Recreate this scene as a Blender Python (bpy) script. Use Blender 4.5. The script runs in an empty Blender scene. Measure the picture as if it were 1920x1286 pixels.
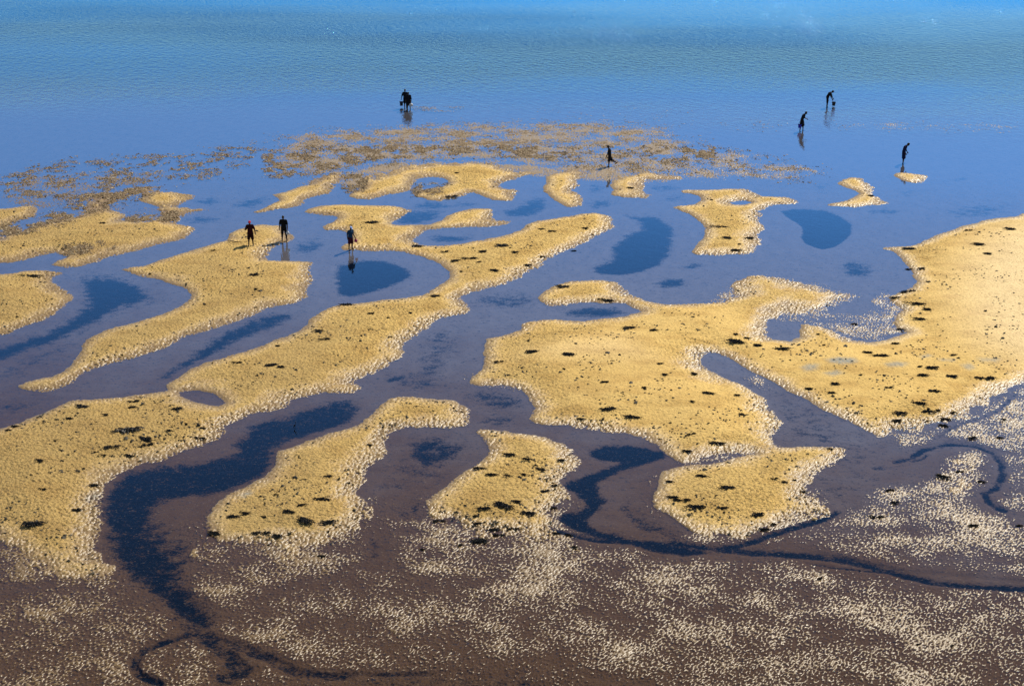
import bpy, bmesh, math, random
import numpy as np
from mathutils import Vector, Matrix

R = math.radians
random.seed(7)
rng = np.random.default_rng(11)
scene = bpy.context.scene
COL = scene.collection

# ------------------------------------------------------------------ camera
CAM_H, PITCH, FPX, CX, CY = 30.5, R(22.0), 2804.0, 960.0, 643.0
cam_d = bpy.data.cameras.new('camera')
cam_d.sensor_width = 36.0
cam_d.lens = FPX / 1920.0 * 36.0
cam_d.clip_start = 0.5
cam_d.clip_end = 20000.0
cam = bpy.data.objects.new('camera', cam_d)
COL.objects.link(cam)
cam.location = (0, 0, CAM_H)
cam.rotation_euler = (math.pi / 2 - PITCH, 0, 0)
scene.camera = cam

# ------------------------------------------------------------------ sun and sky
SUN_EL, SUN_AZ = R(48.0), R(41.0)          # behind the scene, to the right
SKY_STRENGTH, SUN_STRENGTH, EXPOSURE = 0.095, 5.0, 0.22
world = bpy.data.worlds.new('World')
scene.world = world
world.use_nodes = True
wn = world.node_tree
sky = wn.nodes.new('ShaderNodeTexSky')
sky.sky_type = 'NISHITA'
sky.sun_disc = False
sky.sun_elevation = SUN_EL
sky.sun_rotation = SUN_AZ
sky.air_density = 1.0
sky.dust_density = 0.15
sky.ozone_density = 3.0
bg = wn.nodes['Background']
bg.inputs['Strength'].default_value = SKY_STRENGTH
wn.links.new(sky.outputs['Color'], bg.inputs['Color'])
sun_d = bpy.data.lights.new('sun', 'SUN')
sun_d.energy = SUN_STRENGTH
sun_d.angle = R(0.5)
sun_d.color = (1.0, 0.93, 0.80)
sun = bpy.data.objects.new('sun', sun_d)
COL.objects.link(sun)
sdir = Vector((math.sin(SUN_AZ) * math.cos(SUN_EL), math.cos(SUN_AZ) * math.cos(SUN_EL), math.sin(SUN_EL)))
sun.rotation_euler = sdir.to_track_quat('Z', 'Y').to_euler()
sun.location = (60, 120, 90)
scene.view_settings.view_transform = 'Standard'
scene.view_settings.look = 'None'
scene.view_settings.gamma = 1.0
scene.view_settings.exposure = EXPOSURE
scene.view_settings.use_curve_mapping = False
scene.render.engine = 'CYCLES'
scene.cycles.max_bounces = 6
scene.cycles.transparent_max_bounces = 8
scene.cycles.caustics_reflective = False
scene.cycles.caustics_refractive = False

SP, CP = math.sin(PITCH), math.cos(PITCH)


def ground(px, py, z=0.0):
    """survey point: where the sight line of a point of the photo meets height z"""
    x = (np.asarray(px, float) - CX) / FPX
    y = (np.asarray(py, float) - CY) / FPX
    dz = -SP - y * CP
    t = (z - CAM_H) / dz
    return x * t, (CP - y * SP) * t


def survey(gx, gy):
    """inverse of ground() for z = 0"""
    dep = gy * CP + CAM_H * SP
    return CX + FPX * gx / dep, CY + FPX * (CAM_H * CP - gy * SP) / dep


# ------------------------------------------------------------------ traced shore lines
TILES = {'A': (0, 230, 2.9906), 'B': (640, 230, 2.9906), 'C': (1280, 230, 2.9906),
         'D': (0, 640, 2.9906), 'E': (640, 640, 2.9906), 'F': (1280, 640, 2.9906),
         'G': (0, 900, 3.0), 'H': (640, 900, 3.0), 'I': (1280, 900, 3.0), 'Z': (0, 0, 1.0)}


def P(txt):
    ox, oy, s = TILES['Z']
    out = []
    for tok in txt.split():
        if tok in TILES:
            ox, oy, s = TILES[tok]
        else:
            a, b = tok.split(',')
            out.append((ox + float(a) / s, oy + float(b) / s))
    return np.array(out)


SAND = dict(
    left_spit="A -300,490 0,480 60,480 130,468 190,465 235,483 228,505 180,528 120,548 60,580 20,600 -300,640",
    left_upper="A -300,680 0,650 50,625 150,595 250,570 360,548 430,525 470,490 470,450 500,415 560,402 640,402 670,415 690,425 650,440 610,460 600,485 640,500 700,510 720,530 690,550 760,550 850,540 870,520 890,500 880,480 840,460 790,430 750,410 745,385 770,370 830,365 870,365 890,380 960,385 1040,398 1080,412 1060,430 1020,455 1000,470 1040,478 1110,480 1190,490 1160,500 1080,510 1010,525 970,550 975,565 1040,575 1110,595 1100,610 1060,640 1000,665 950,675 800,710 640,745 560,780 500,795 440,812 400,818 330,812 285,803 300,785 350,760 365,740 310,735 250,745 150,765 60,785 0,790 -300,830",
    left_low="A -300,860 0,850 60,845 140,830 260,825 340,835 370,845 320,855 285,870 300,895 350,925 390,955 405,990 380,1030 320,1070 230,1110 130,1150 60,1175 0,1198 -300,1290",
    pair_bar="A 675,825 720,812 800,800 900,770 1000,735 1100,705 1200,680 1270,660 1280,630 1320,600 1400,580 1470,570 1560,580 1600,600 1640,625 1670,640 1650,655 1600,680 1530,705 1490,730 1490,755 1520,770 1640,775 1730,780 1755,788 1745,830 1745,900 1715,980 1690,1000 1600,1020 1500,1050 1400,1090 1280,1130 1150,1170 1050,1210 980,1240 920,1270 D 900,40 850,60 760,90 640,125 540,150 470,180 420,215 370,255 300,280 250,288 180,282 100,258 93,248 130,235 200,215 290,195 350,170 400,130 430,80 450,40 A 460,1240 490,1215 560,1180 640,1150 760,1120 880,1085 970,1050 1030,1020 1065,985 1060,960 1020,935 960,905 880,880 790,860 720,845",
    middle="Z 568,400.5 573,394 588,389 612,384.5 635,384 B 0,460 60,462 180,462 260,465 330,475 400,490 385,505 340,525 300,545 285,565 330,573 430,572 500,570 560,550 590,525 640,500 720,485 800,482 860,478 862,495 840,505 850,530 880,545 950,550 960,558 900,575 800,583 680,590 560,597 500,605 450,625 410,650 400,665 430,685 500,688 580,688 680,678 780,660 850,645 930,630 1000,600 1030,570 1100,552 1180,540 1260,525 1340,512 1430,505 1500,520 1525,545 1535,580 1500,610 1420,645 1340,690 1310,712 1280,715 1200,755 1150,775 1130,805 1080,830 1000,870 930,905 850,925 750,945 700,965 685,985 720,1010 745,1045 700,1070 640,1085 560,1105 500,1135 450,1175 380,1220 345,1270 E 345,60 330,95 270,140 200,170 120,195 80,215 70,240 100,268 60,285 0,295 D 1800,292 1700,310 1620,335 1590,370 1540,385 1480,400 1410,412 1350,440 1300,460 1265,485 1245,515 1200,555 1140,595 1060,615 1000,640 900,670 800,695 720,720 660,745 620,785 595,830 585,880 575,950 565,1020 565,1090 580,1160 600,1220 630,1286 G 640,540 560,560 460,570 340,520 200,480 80,410 0,350 -300,250 D -300,600 0,490 60,470 150,430 250,390 330,355 380,335 480,325 600,320 700,310 800,297 880,285 930,270 930,245 970,215 1010,190 1050,165 1090,148 1160,115 1260,90 1380,55 1460,25 A 1560,1210 1640,1180 1700,1145 1740,1105 1780,1065 1830,1040 1900,1022 B 0,1020 100,1010 230,995 350,980 450,965 500,945 550,915 590,890 605,870 590,830 550,795 500,770 430,745 350,730 280,722 180,722 100,722 50,719 Z 650,472 641,470.5 636.4,466.7 643.5,458.6 654.6,455 660,449 660,442 654.6,438.4 640.4,433.4 625.3,431.9 610,430.8 604,424.8 612,421.7 625,417 632,412 635,408.6 628,406 615,404.5 600,403",
    lower_mid="E 270,325 330,312 400,305 480,315 560,325 640,330 690,355 740,390 720,440 690,470 620,482 500,482 400,485 330,490 300,510 260,560 250,600 220,640 180,690 140,760 110,810 100,850 130,900 160,970 140,1020 90,1060 H 80,320 0,400 G 1850,400 1600,410 1350,395 1180,365 1110,330 D 1100,1200 1110,1090 1140,1030 1160,970 1190,920 1240,880 1300,845 1370,815 1440,780 1490,755 1520,710 1545,660 1550,610 1580,605 1640,590 1720,560 1800,530 1900,500 E 50,480 100,460 150,420 200,370",
    centre="E 740,500 790,490 860,487 950,505 1050,520 1150,530 1230,570 1300,610 1345,650 1345,700 1310,740 1250,775 1240,800 1280,850 1300,890 1270,930 1220,965 1210,995 1240,1030 1200,1080 1100,1090 950,1090 800,1095 720,1090 620,1050 540,1010 490,960 480,910 510,860 560,815 620,770 680,735 740,700 790,670 830,640 835,610 800,570 760,530",
    right_big="B 805,1214 860,1200 940,1180 1000,1155 1010,1130 1080,1112 1200,1100 1260,1110 1350,1113 1480,1100 1580,1085 1640,1070 1690,1055 1650,1040 1580,1015 1500,1010 1400,1015 1300,1020 1200,1025 1150,1025 1110,1000 1100,980 1130,950 1200,910 1280,890 1380,885 1480,885 1550,895 1580,930 1630,970 1700,1000 1780,1015 C 0,1015 80,1015 160,1005 200,980 260,940 290,905 320,875 400,860 500,865 600,885 700,905 800,930 900,950 990,970 1000,985 930,1000 870,1030 800,1055 720,1062 640,1065 560,1085 510,1110 480,1150 470,1190 510,1210 600,1220 660,1200 665,1160 650,1130 700,1125 760,1140 830,1160 900,1190 970,1215 1050,1225 1140,1215 1220,1190 1250,1175 1200,1150 1160,1120 1180,1080 1240,1050 1180,1020 1150,975 1230,945 1290,925 1305,890 1290,840 1250,800 1210,755 1160,720 1100,705 1150,695 1280,690 1380,650 1480,610 1600,570 1740,540 1850,525 1914,510 2250,440 F 2300,150 1914,250 1800,290 1740,330 1660,390 1580,430 1500,465 1400,480 1300,490 1200,500 1100,530 1040,505 960,470 880,435 800,390 720,345 650,305 590,275 520,240 460,215 400,180 350,145 310,120 250,90 190,70 140,70 100,90 105,120 140,150 200,190 270,220 340,245 400,280 450,320 490,360 530,400 575,460 560,490 510,530 530,560 550,585 650,585 750,590 850,590 920,595 932,610 900,650 870,690 800,730 750,770 720,800 715,840 760,900 820,960 780,990 700,1000 620,1030 540,1060 480,1085 400,1110 330,1130 250,1110 100,1090 0,1060 E 1914,1050 1860,1010 1800,960 1740,930 1740,870 1770,800 1780,730 1850,700 1914,690 F 60,690 250,660 400,625 300,630 150,655 60,680 0,690 E 1840,640 1780,590 1700,550 1600,525 1500,505 1380,490 1250,480 1150,465 1050,440 1060,400 1080,380 1080,350 1050,310 1000,275 950,260 850,250 760,255 700,240 700,215 740,180 790,150 800,100 805,50",
    glint_spit="F 1560,700 1600,660 1650,640 1690,660 1700,700 1690,760 1650,810 1630,860 1560,860 1500,830 1500,770",
    far_spit="A 1400,512 1440,495 1500,470 1560,440 1530,405 1590,390 1650,365 1700,345 1750,310 1830,290 1914,280 B 40,300 30,330 0,350 A 1914,360 1880,375 1820,400 1740,430 1680,465 1600,480 1500,500",
    far_mid="B 30,410 100,375 120,330 200,290 300,250 420,240 560,230 700,220 840,220 900,240 980,270 1100,285 1040,300 960,315 900,340 880,355 930,370 1000,380 980,400 950,440 900,440 820,425 740,395 680,415 620,430 560,445 490,435 420,415 390,400 430,380 520,370 600,340 590,315 520,310 440,315 410,335 420,360 380,380 300,395 230,420 150,428 80,428",
    far_second="B 1140,310 1180,275 1280,260 1400,265 1430,290 1380,310 1330,335 1310,380 1330,400 1365,430 1350,460 1300,475 1250,470 1200,440 1150,410 1130,385 1140,350",
    far_third="B 1520,330 1560,300 1650,275 1760,280 1900,300 1914,320 1800,325 1720,330 1690,350 1690,380 1750,405 1700,430 1600,420 1510,405 1530,380 1500,350",
    notch_isle="C -90,468 0,465 60,460 100,440 95,415 50,400 -10,395 -20,375 60,378 200,373 360,372 400,395 430,415 520,415 600,420 660,440 650,455 550,462 470,475 440,495 435,540 455,580 430,620 425,680 415,720 390,740 250,742 80,740 50,725 70,690 110,650 130,620 110,580 60,530 0,500 -60,478",
    hook_isle="C 860,345 880,320 940,305 1000,310 1050,340 1080,380 1080,405 1110,430 1170,455 1080,465 960,475 860,472 790,462 880,445 950,425 980,400 960,380 910,360",
    tiny_isle="C 1170,290 1200,310 1250,335 1310,345 1370,330 1388,315 1360,298 1280,285 1220,280",
)
HOLES = ["D 1030,290 1080,280 1150,285 1200,300 1250,330 1265,350 1230,362 1180,360 1110,348 1060,325",
         "C 270,450 300,440 350,440 385,450 340,461 295,461"]
# ground under water that is dark (fine silt and eelgrass): polygon, softness in metres, strength
DEEP = [("A 470,880 560,865 680,875 740,900 800,930 840,975 740,1005 680,1020 620,1060 540,1100 460,1140 380,1180 280,1220 180,1250 80,1290 -100,1350 -100,1265 0,1255 100,1230 250,1180 370,1120 440,1070 490,1010 480,950", 1.6, 1.15),
        ("A 400,850 500,835 620,840 740,880 860,950 900,1000 760,1040 640,1080 400,1200 100,1290 -100,1350 -100,1260 200,1190 400,1090 470,1000 450,900", 3.0, .62),
        ("A 1640,690 1740,650 1820,660 1800,700 1720,730 1640,735", 1.6, .75),
        ("A 1090,1280 1200,1200 1300,1150 1400,1110 1500,1070 1600,1060 1650,1075 1600,1110 1500,1150 1400,1190 1300,1230 D 1240,50 1100,110 950,190 900,210 930,170 1000,120 1100,50", 1.2, .95),
        ("A 1090,430 1200,415 1250,435 1180,460 1100,455", 1.6, .8), ("A 1310,460 1380,425 1490,415 1510,440 1420,470 1330,475", 1.6, .8),
        ("A 1040,540 1120,520 1220,530 1230,550 1130,560 1050,560", 1.6, .8),
        ("D 0,160 200,60 400,-20 420,20 250,110 100,190 0,220", 2.0, .6),
        ("D -100,330 0,320 120,330 280,325 200,360 60,400 -100,420", 1.2, .55),
        ("B -20,800 60,775 140,765 230,770 310,790 380,830 390,850 320,890 240,920 140,950 40,970 -10,955 -20,900", 1.0, 1.25),
        ("B 1580,510 1680,530 1740,520 1830,560 1860,600 1850,660 1830,740 1780,790 1680,830 1560,850 1440,840 1420,805 1530,760 1520,700 1600,630 1690,590 1680,550", 1.0, 1.2),
        ("B 480,640 560,625 660,630 720,645 680,660 580,665 500,660", 1.0, .85),
        ("B 900,500 1000,460 1080,420 1140,430 1150,470 1100,500 1040,520 940,520", 1.3, 1.0),
        ("B 330,510 400,490 500,490 560,490 540,530 460,560 340,565 300,560", 1.3, .95),
        ("B 400,455 480,440 560,450 640,470 520,480 420,475", 1.2, .8), ("B 640,440 760,445 740,465 640,465", 1.2, .75),
        ("B 1380,350 1460,340 1470,380 1400,400", 1.5, .75), ("B 1400,430 1500,430 1540,450 1440,490 1390,470", 1.5, .75),
        ("B 1740,355 1860,345 1900,360 1820,385 1740,375", 1.2, .75), ("B 1800,415 1914,400 1914,430 1830,435", 1.5, .75),
        ("B 1750,885 1850,868 1914,870 C 20,880 20,900 B 1914,910 1800,915", 1.0, 1.0),
        ("B 740,970 900,950 1050,960 1100,1010 1000,1040 850,1030 760,1000", 1.4, .62),
        ("B 1250,1045 1400,1030 1550,1040 1600,1060 1500,1085 1350,1085 1270,1075", .9, .9),
        ("E 480,-40 640,-80 620,0 640,60 590,120 560,200 540,260 480,280 350,250 300,220 380,190 450,130 450,60", 2.2, .62),
        ("E 250,210 290,190 340,180 370,195 320,210 270,225", .6, .95),
        ("E 720,300 770,270 800,262 800,285 840,270 930,290 1000,330 980,370 860,370 780,350", 1.2, .72),
        ("E 780,450 850,400 940,400 960,440 900,460", 1.0, .7),
        ("C 555,492 620,482 720,482 800,490 880,520 940,560 945,600 920,640 860,685 780,702 690,670 670,640 680,590 650,560 590,525", .45, 1.5),
        ("C 900,780 960,770 1040,790 1060,830 1010,865 930,850 890,820", 1.4, .85),
        ("C 1450,490 1600,460 1800,440 1880,470 1740,530 1560,530", 2.0, .6),
        ("C 1030,490 1120,480 1250,490 1180,505 1060,505", 1.0, .75), ("C 0,790 80,780 140,800 60,815 0,810", 1.0, .7),
        ("C 740,340 840,345 820,370 740,370", 1.4, .62), ("C 1470,320 1560,300 1620,310 1540,330", 1.2, .7),
        ("C 1200,390 1280,370 1330,390 1250,420", 1.4, .6),
        ("E 420,560 520,535 620,545 680,590 640,640 560,680 460,690 390,650 380,600", 1.3, .85),
        ("E 300,560 420,520 640,510 720,560 700,650 540,780 340,850 220,820 260,700", 2.4, .42),
        ("E 390,920 440,905 430,940 400,960", .5, .9), ("E 330,950 420,940 440,980 330,990", 1., .6), ("H 165,330 200,340 200,480 160,480", .9, .7),
        ("E 1380,605 1480,578 1600,575 1720,595 1820,620 1800,650 1700,685 1620,695 1560,730 1480,760 1430,790 1450,850 1480,900 1420,955 1380,990 1400,1030 1480,1060 1600,1090 1720,1115 1914,1140 2060,1178 1914,1195 1800,1175 1600,1128 1450,1092 1340,1060 1260,1030 1215,997 1240,970 1330,950 1380,910 1330,860 1270,830 1245,795 1350,755 1450,715 1540,690 1560,665 1440,660 1400,640", .55, 1.15),
        ("E 1500,930 1600,900 1720,980 1850,1060 1914,1080 1914,1120 1750,1090 1620,1010", 1.0, .55),
        ("D 1914,330 1800,350 1700,380 1600,420 1480,440 1400,470 1380,520 1300,570 1330,610 1260,640 1150,670 950,690 750,720 680,750 640,800 600,860 585,950 590,1020 620,1080 720,1130 760,1100 830,1060 850,960 900,890 1000,870 1100,860 1200,850 1300,830 1420,770 1490,740 1520,680 1530,600 1600,560 1750,520 1914,460 E 60,440 100,380 60,320", .9, 1.0),
        ("D 1430,480 1600,440 1750,420 1860,440 1700,500 1560,530 1440,600 1380,660 1300,700 1320,600 1360,540", .7, .75),
        ("D 590,950 610,1120 760,1280 900,1286 1060,1250 1040,1150 960,1060 880,980 700,930", 2.0, .8),
        ("G 600,310 640,420 700,500 780,580 860,640 940,720 1010,790 1050,850 1130,850 1210,800 1190,740 1130,680 1060,620 1010,560 1040,480 960,400 900,330 800,280", 1.2, .98),
        ("G 1000,780 1060,760 1140,790 1110,855 1060,850", .7, .6),
        ("F 490,290 600,310 700,370 800,410 900,460 1000,560 1100,660 900,720 700,600 560,560 570,470", 3.0, .45),
        ("F 760,800 1000,700 1100,760 900,880 760,860", 3.0, .42), ("F 1060,700 1110,695 1140,710 1080,715", .5, 1.0),
        ("G 1400,1180 2300,1060 3200,1090 3800,1180 3800,1400 1400,1400", 2.5, .45)]
STREAMS = [("I -900,250 -500,330 -200,345 0,352 100,372 200,380 300,368 400,343 500,308 600,275 700,245 800,215 865,180", 28, 1.05),
           ("I 200,385 400,402 600,412 800,427 950,452 1100,487 1250,527 1400,562 1600,585 1914,602 2200,620", 40, 1.05),
           ("I 700,460 850,480 1000,495 1150,510", 18, .8),
           ("F 1190,668 1280,648 1330,615 1400,587 1480,573 1560,571 1650,585 1740,620 1785,680 1795,750 1755,820 1690,850 1720,900 1800,945", 26, .95),
           ("F 1290,665 1350,650 1370,630", 14, .9), ("F 1420,545 1480,500 1560,460 1680,430 1780,380 1860,300", 14, .6),
           ("G 1085,855 980,890 860,930 780,980 748,1030 780,1090 900,1140", 34, .85),
           ("G 1110,845 1220,920 1300,1000 1370,1060 1280,1110", 80, .78),
           ("G 1200,890 1400,950 1560,1020 1680,1080 1914,1100", 60, .72),
           ("G -50,560 200,620", 10, .3), ("H 0,1080 200,1090 500,1085", 30, .6)]
# wet mud with small emergent lumps: polygon, softness (m), density
MUD = [("Z -320,1070 200,1085 380,1055 690,1035 760,1080 900,1060 1000,1040 1300,1060 1600,1085 2300,1130 2300,1420 -320,1420", 2.0, .60), ("G -400,270 0,340 200,470 400,550 620,540 640,620 780,700 840,760 780,880 560,960 300,900 0,830 -400,800", 2.5, .50),
       ("G 0,480 150,430 350,480 600,500 640,540 500,580 300,560 100,560", 1.5, .72),
       ("G -400,800 0,800 200,880 500,960 700,940 500,1000 0,1000 -400,1000", 1.5, .36),
       ("G 880,990 1000,960 1080,1020 1100,1110 1000,1110 900,1050", .7, .62), ("G 1130,980 1260,1050 1250,1090 1150,1040", .6, .45),
       ("G 300,1040 450,1030 600,1080 560,1120 350,1110", .8, .5), ("G 0,1020 60,980 90,1060 40,1090", .8, .4),
       ("G 1110,300 1350,370 1600,400 1900,380 H 100,380 170,560 0,640 G 1700,640 1400,600 1250,620 1120,420", 1.6, .66),
       ("G 1250,780 1400,740 1800,720 1914,760 1914,1040 1700,990 1500,920 1300,850", 1.5, .56),
       ("H 0,640 150,640 400,680 560,760 760,800 700,870 500,880 300,900 0,940", 1.6, .60),
       ("H -100,900 700,900 1000,960 700,1080 0,1080 -200,1040", 1.6, .34),
       ("H 270,300 450,300 700,330 900,320 1200,330 1400,360 1700,400 1914,450 1914,700 1700,680 1400,640 1280,560 1120,680 1040,760 860,780 740,700 560,640 440,550 330,480 280,400", 1.0, .74),
       ("H 350,440 600,440 720,520 700,640 560,600 430,540", .9, .62),
       ("H 1150,760 1300,720 1560,740 1640,800 1600,880 1400,900 1180,850", 1.0, .74), ("H 1150,920 1300,900 1500,1000 1400,1080 1250,1030", 1.0, .55),
       ("H 1580,800 1914,720 1914,1000 1700,980", 1.5, .62), ("H 1500,990 1914,1000 1914,1090 1600,1090", 1.5, .45),
       ("I 0,430 500,440 800,500 1050,530 1300,570 1500,600 1914,640 2300,660 2300,1400 0,1400 -300,900 -300,500", 1.5, .68),
       ("I 0,560 500,560 900,560 1250,620 1500,600 1900,700 1900,1000 1000,860 500,760 0,700", 2.5, .66),
       ("I 1000,880 1240,840 1500,880 1700,960 1900,960 1900,1060 1200,980", 1.0, .72),
       ("I 600,340 700,270 900,190 960,140 1100,50 1200,10 1400,20 1650,40 1700,150 1914,230 2300,250 2300,560 1914,540 1700,520 1500,500 1250,480 1000,440 800,390", 1.2, .70),
       ("F 1080,830 1200,790 1400,780 1480,680 1560,630 1660,630 1710,670 1690,770 1640,850 1680,940 1560,960 1200,900", 1.0, .84),
       ("F 1180,560 1160,510 1300,480 1500,465 1660,390 1914,245 2300,150 2300,640 1914,640 1800,600 1600,555 1450,540 1330,580 1230,600", 1.0, .80),
       ("F 1780,640 1914,620 2300,640 2300,980 1800,960 1740,900 1820,800", 1.2, .58),
       ("F -40,690 100,640 300,610 480,580 560,590 400,640 200,670 60,700", .8, .90),
       ("F 715,800 720,880 820,960 740,1010 560,1080 400,1110 470,960 560,830", .8, .92),
       ("E 1780,730 1740,870 1800,960 F 0,1070 300,1140 200,1150 0,1100 E 1850,1060 1720,960 1690,880 1720,780", .8, .55),
       ("C 480,1110 560,1080 720,1055 830,1065 1000,1080 1060,1000 1100,950 1180,960 1260,1050 1200,1100 1260,1170 1140,1215 1050,1225 900,1190 760,1140 650,1120 560,1120", .8, .74),
       ("C 150,1010 300,880 420,850 600,870 1010,975 900,1010 800,1060 520,1110 450,1050 300,1020", .8, .85),
       ("F 340,200 420,190 520,260 560,290 460,280 380,240", .6, .85), ("E 700,170 900,180 1080,240 1200,270 1100,310 1000,280 700,245", 1.2, .74),
       ("E 130,880 300,900 460,900 600,1000 560,1080 300,1060 150,1080", 1.2, .42),
       ("E 480,880 540,1000 640,1060 740,1100 620,1140 420,1060 430,950", 1.0, .66),
       ("D 1400,1040 1160,960 1100,1090 1180,1200 1400,1240", 1.0, .66),
       ("Z 480,300 560,250 700,240 880,230 1100,225 1250,240 1340,285 1320,320 1240,345 1100,320 960,310 880,300 700,318 640,330 520,330", 4.0, .84),
       ("Z 640,325 740,300 900,300 1000,310 1100,305 1200,310 1260,330 1200,350 1000,330 900,320 760,330 690,350 640,350", 2.0, 1.0),
       ("Z 0,345 60,320 140,330 300,315 330,330 200,360 130,380 60,400 0,430", 3.0, .70), ("A -200,620 0,600 140,560 330,520 450,490 470,430 560,390 760,360 900,360 900,400 700,440 560,500 360,560 150,620 0,660", 2.0, .85),
       ("A 700,560 860,520 900,500 1180,490 1000,540 800,560", 1.5, .85), ("Z 1250,262 1400,285 1560,320 1500,342 1300,340 1240,345", 4.0, .72),
       ("Z 1560,225 1910,232 1910,250 1560,242", 4.0, .48)]
# smooth, finely rippled sand
SMOOTH = [("C 1320,880 1500,640 1914,540 2300,440 F 2300,120 1914,220 1500,330 1000,440 640,240 200,20 C 700,1200 1000,1260 1200,1230 1290,1100", 2.0, .75),
          ("F -100,60 60,160 400,340 480,450 300,540 0,560 E 1700,520 1300,380 1200,200 1000,80 1300,0 B 1500,1140 1914,1040 C 300,1040 440,1130 300,1220 60,1270", 1.5, .65)]
FRINGE = [("A -300,600 0,590 140,560 330,520 450,490 470,410 560,380 760,350 900,360 900,400 700,440 560,520 360,560 150,620 0,680 -300,700", 1.6, 1.0),
          ("A 680,560 860,510 900,480 1180,490 1000,550 800,570", 1.4, .8), ("A 300,740 500,700 700,690 640,730 450,770 350,770", 1.2, .7),
          ("Z 480,300 560,240 900,215 1340,270 1260,330 1000,310 880,296 760,300 640,335 600,350 520,345", 3.0, .95),
          ("B 0,400 60,370 150,330 100,300 0,320", 1.5, .8), ("B 380,400 430,375 560,345 600,370 520,400 450,425", 1., .6)]
# where a bar thins out into lumpy wet flat instead of ending at a bank
FADE = [("G -300,280 0,300 300,430 600,390 680,560 600,660 300,640 -300,640", 2.5, 1.0),
        ("D 1060,1040 1300,1090 1700,1060 E 60,960 190,880 220,1060 120,1130 H 110,420 0,480 G 1600,500 1200,460 1050,400 D 1040,1150", 2.0, 1.0),
        ("E 440,880 560,960 800,1030 1000,1030 1150,930 1330,900 1340,1140 1000,1180 700,1170 480,1080", 1.6, 1.0),
        ("E 1740,960 F 0,1040 300,1070 480,1020 640,920 760,800 840,960 500,1140 200,1180 0,1140 E 1800,1090", 1.4, .8),
        ("Z 560,345 640,328 700,312 800,290 960,286 1100,306 1300,296 1330,325 1200,330 1140,335 1000,322 900,316 820,316 760,330 690,348", 3.0, 1.0),
        ("C 130,1015 300,860 420,840 700,880 1030,975 870,1015 800,1065 700,1075 520,1100 440,1060 300,1025", 1.4, .75),
        ("A 440,500 470,400 640,390 760,355 900,355 900,400 740,450 900,500 1190,480 1000,550 800,570 640,500", 1.8, .8),
        ("F 1080,560 1200,490 1500,450 1700,340 1914,230 2300,130 2300,240 1914,330 1560,500 1300,560", 1.6, .7), ("F 1450,760 1480,640 1660,600 1730,700 1660,900 1450,860", 1.2, .8)]
PALE = [("C 1720,640 1914,560 2300,520 F 2300,120 1914,140 1700,60 C 1640,1200 1560,1000 1600,800", 5.0, 1.0), ("B 1000,1330 1250,1250 1550,1220 1750,1330 E 1400,120 1200,120 1050,60", 3.0, .45)]
STAIN = [("F 665,165 700,150 755,155 750,180 690,188", .4, .8), ("F 800,130 870,118 960,125 980,148 900,162 830,152", .4, .9),
         ("F 1130,155 1200,148 1260,158 1230,175 1150,170", .35, .8), ("F 790,200 860,190 900,205 840,218", .35, .8),
         ("F 1320,115 1370,100 1400,112 1350,125", .3, .7), ("F 1430,130 1530,128 1520,142 1440,142", .3, .6), ("F 1560,155 1610,145 1640,168 1600,180", .3, .7),
         ("F 1650,120 1780,115 1760,135 1670,135", .3, .6), ("D 480,880 540,845 590,860 570,900 500,905", .4, .8), ("D 780,660 880,655 900,668 800,672", .3, .6),
         ("C 1170,1040 1230,1030 1270,1045 1200,1058", .3, .8), ("C 1000,1200 1120,1180 1180,1190 1120,1225", .4, .8), ("D 1340,870 1390,845 1420,860 1370,885", .3, .7)]


# ------------------------------------------------------------------ distance fields on a survey raster
SX = np.arange(-320, 2261, 4.0)
SY = np.arange(140, 1411, 3.0)
GX, GY = np.meshgrid(SX, SY)
WX, WY = ground(GX, GY)
PTS = np.stack([WX.ravel(), WY.ravel()], 1).astype(np.float32)


def seg_dist(pts, a, b):
    ab = b - a
    L = float(ab @ ab) + 1e-9
    t = np.clip(((pts - a) @ ab) / L, 0, 1)
    d = pts - a - t[:, None] * ab
    return d[:, 0] ** 2 + d[:, 1] ** 2


def poly_sdf(poly, margin=12.0):
    """signed distance in metres, positive inside"""
    gx, gy = ground(poly[:, 0], poly[:, 1])
    q = np.stack([gx, gy], 1).astype(np.float32)
    lo, hi = q.min(0) - margin, q.max(0) + margin
    sel = np.where((PTS[:, 0] > lo[0]) & (PTS[:, 0] < hi[0]) & (PTS[:, 1] > lo[1]) & (PTS[:, 1] < hi[1]))[0]
    out = np.full(len(PTS), -margin, np.float32)
    p = PTS[sel]
    d2 = np.full(len(p), 1e9, np.float32)
    ins = np.zeros(len(p), bool)
    n = len(q)
    for i in range(n):
        a, b = q[i], q[(i + 1) % n]
        d2 = np.minimum(d2, seg_dist(p, a, b))
        c = (a[1] > p[:, 1]) != (b[1] > p[:, 1])
        with np.errstate(divide='ignore', invalid='ignore'):
            xi = (b[0] - a[0]) * (p[:, 1] - a[1]) / (b[1] - a[1] + 1e-12) + a[0]
        ins ^= c & (p[:, 0] < xi)
    d = np.sqrt(d2)
    out[sel] = np.where(ins, d, -np.minimum(d, margin))
    return out


def sstep(x, a, b):
    t = np.clip((x - a) / (b - a), 0, 1)
    return t * t * (3 - 2 * t)


sdf = np.full(len(PTS), -12.0, np.float32)
SAND_PX = {k: P(v) for k, v in SAND.items()}
for k, p in SAND_PX.items():
    sdf = np.maximum(sdf, poly_sdf(p))
for h in HOLES:
    sdf = np.minimum(sdf, -poly_sdf(P(h)))


def soft_field(items):
    f = np.zeros(len(PTS), np.float32)
    for txt, soft, val in items:
        f = np.maximum(f, val * sstep(poly_sdf(P(txt), 8.0), -soft * .6, soft * .6))
    return f


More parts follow.
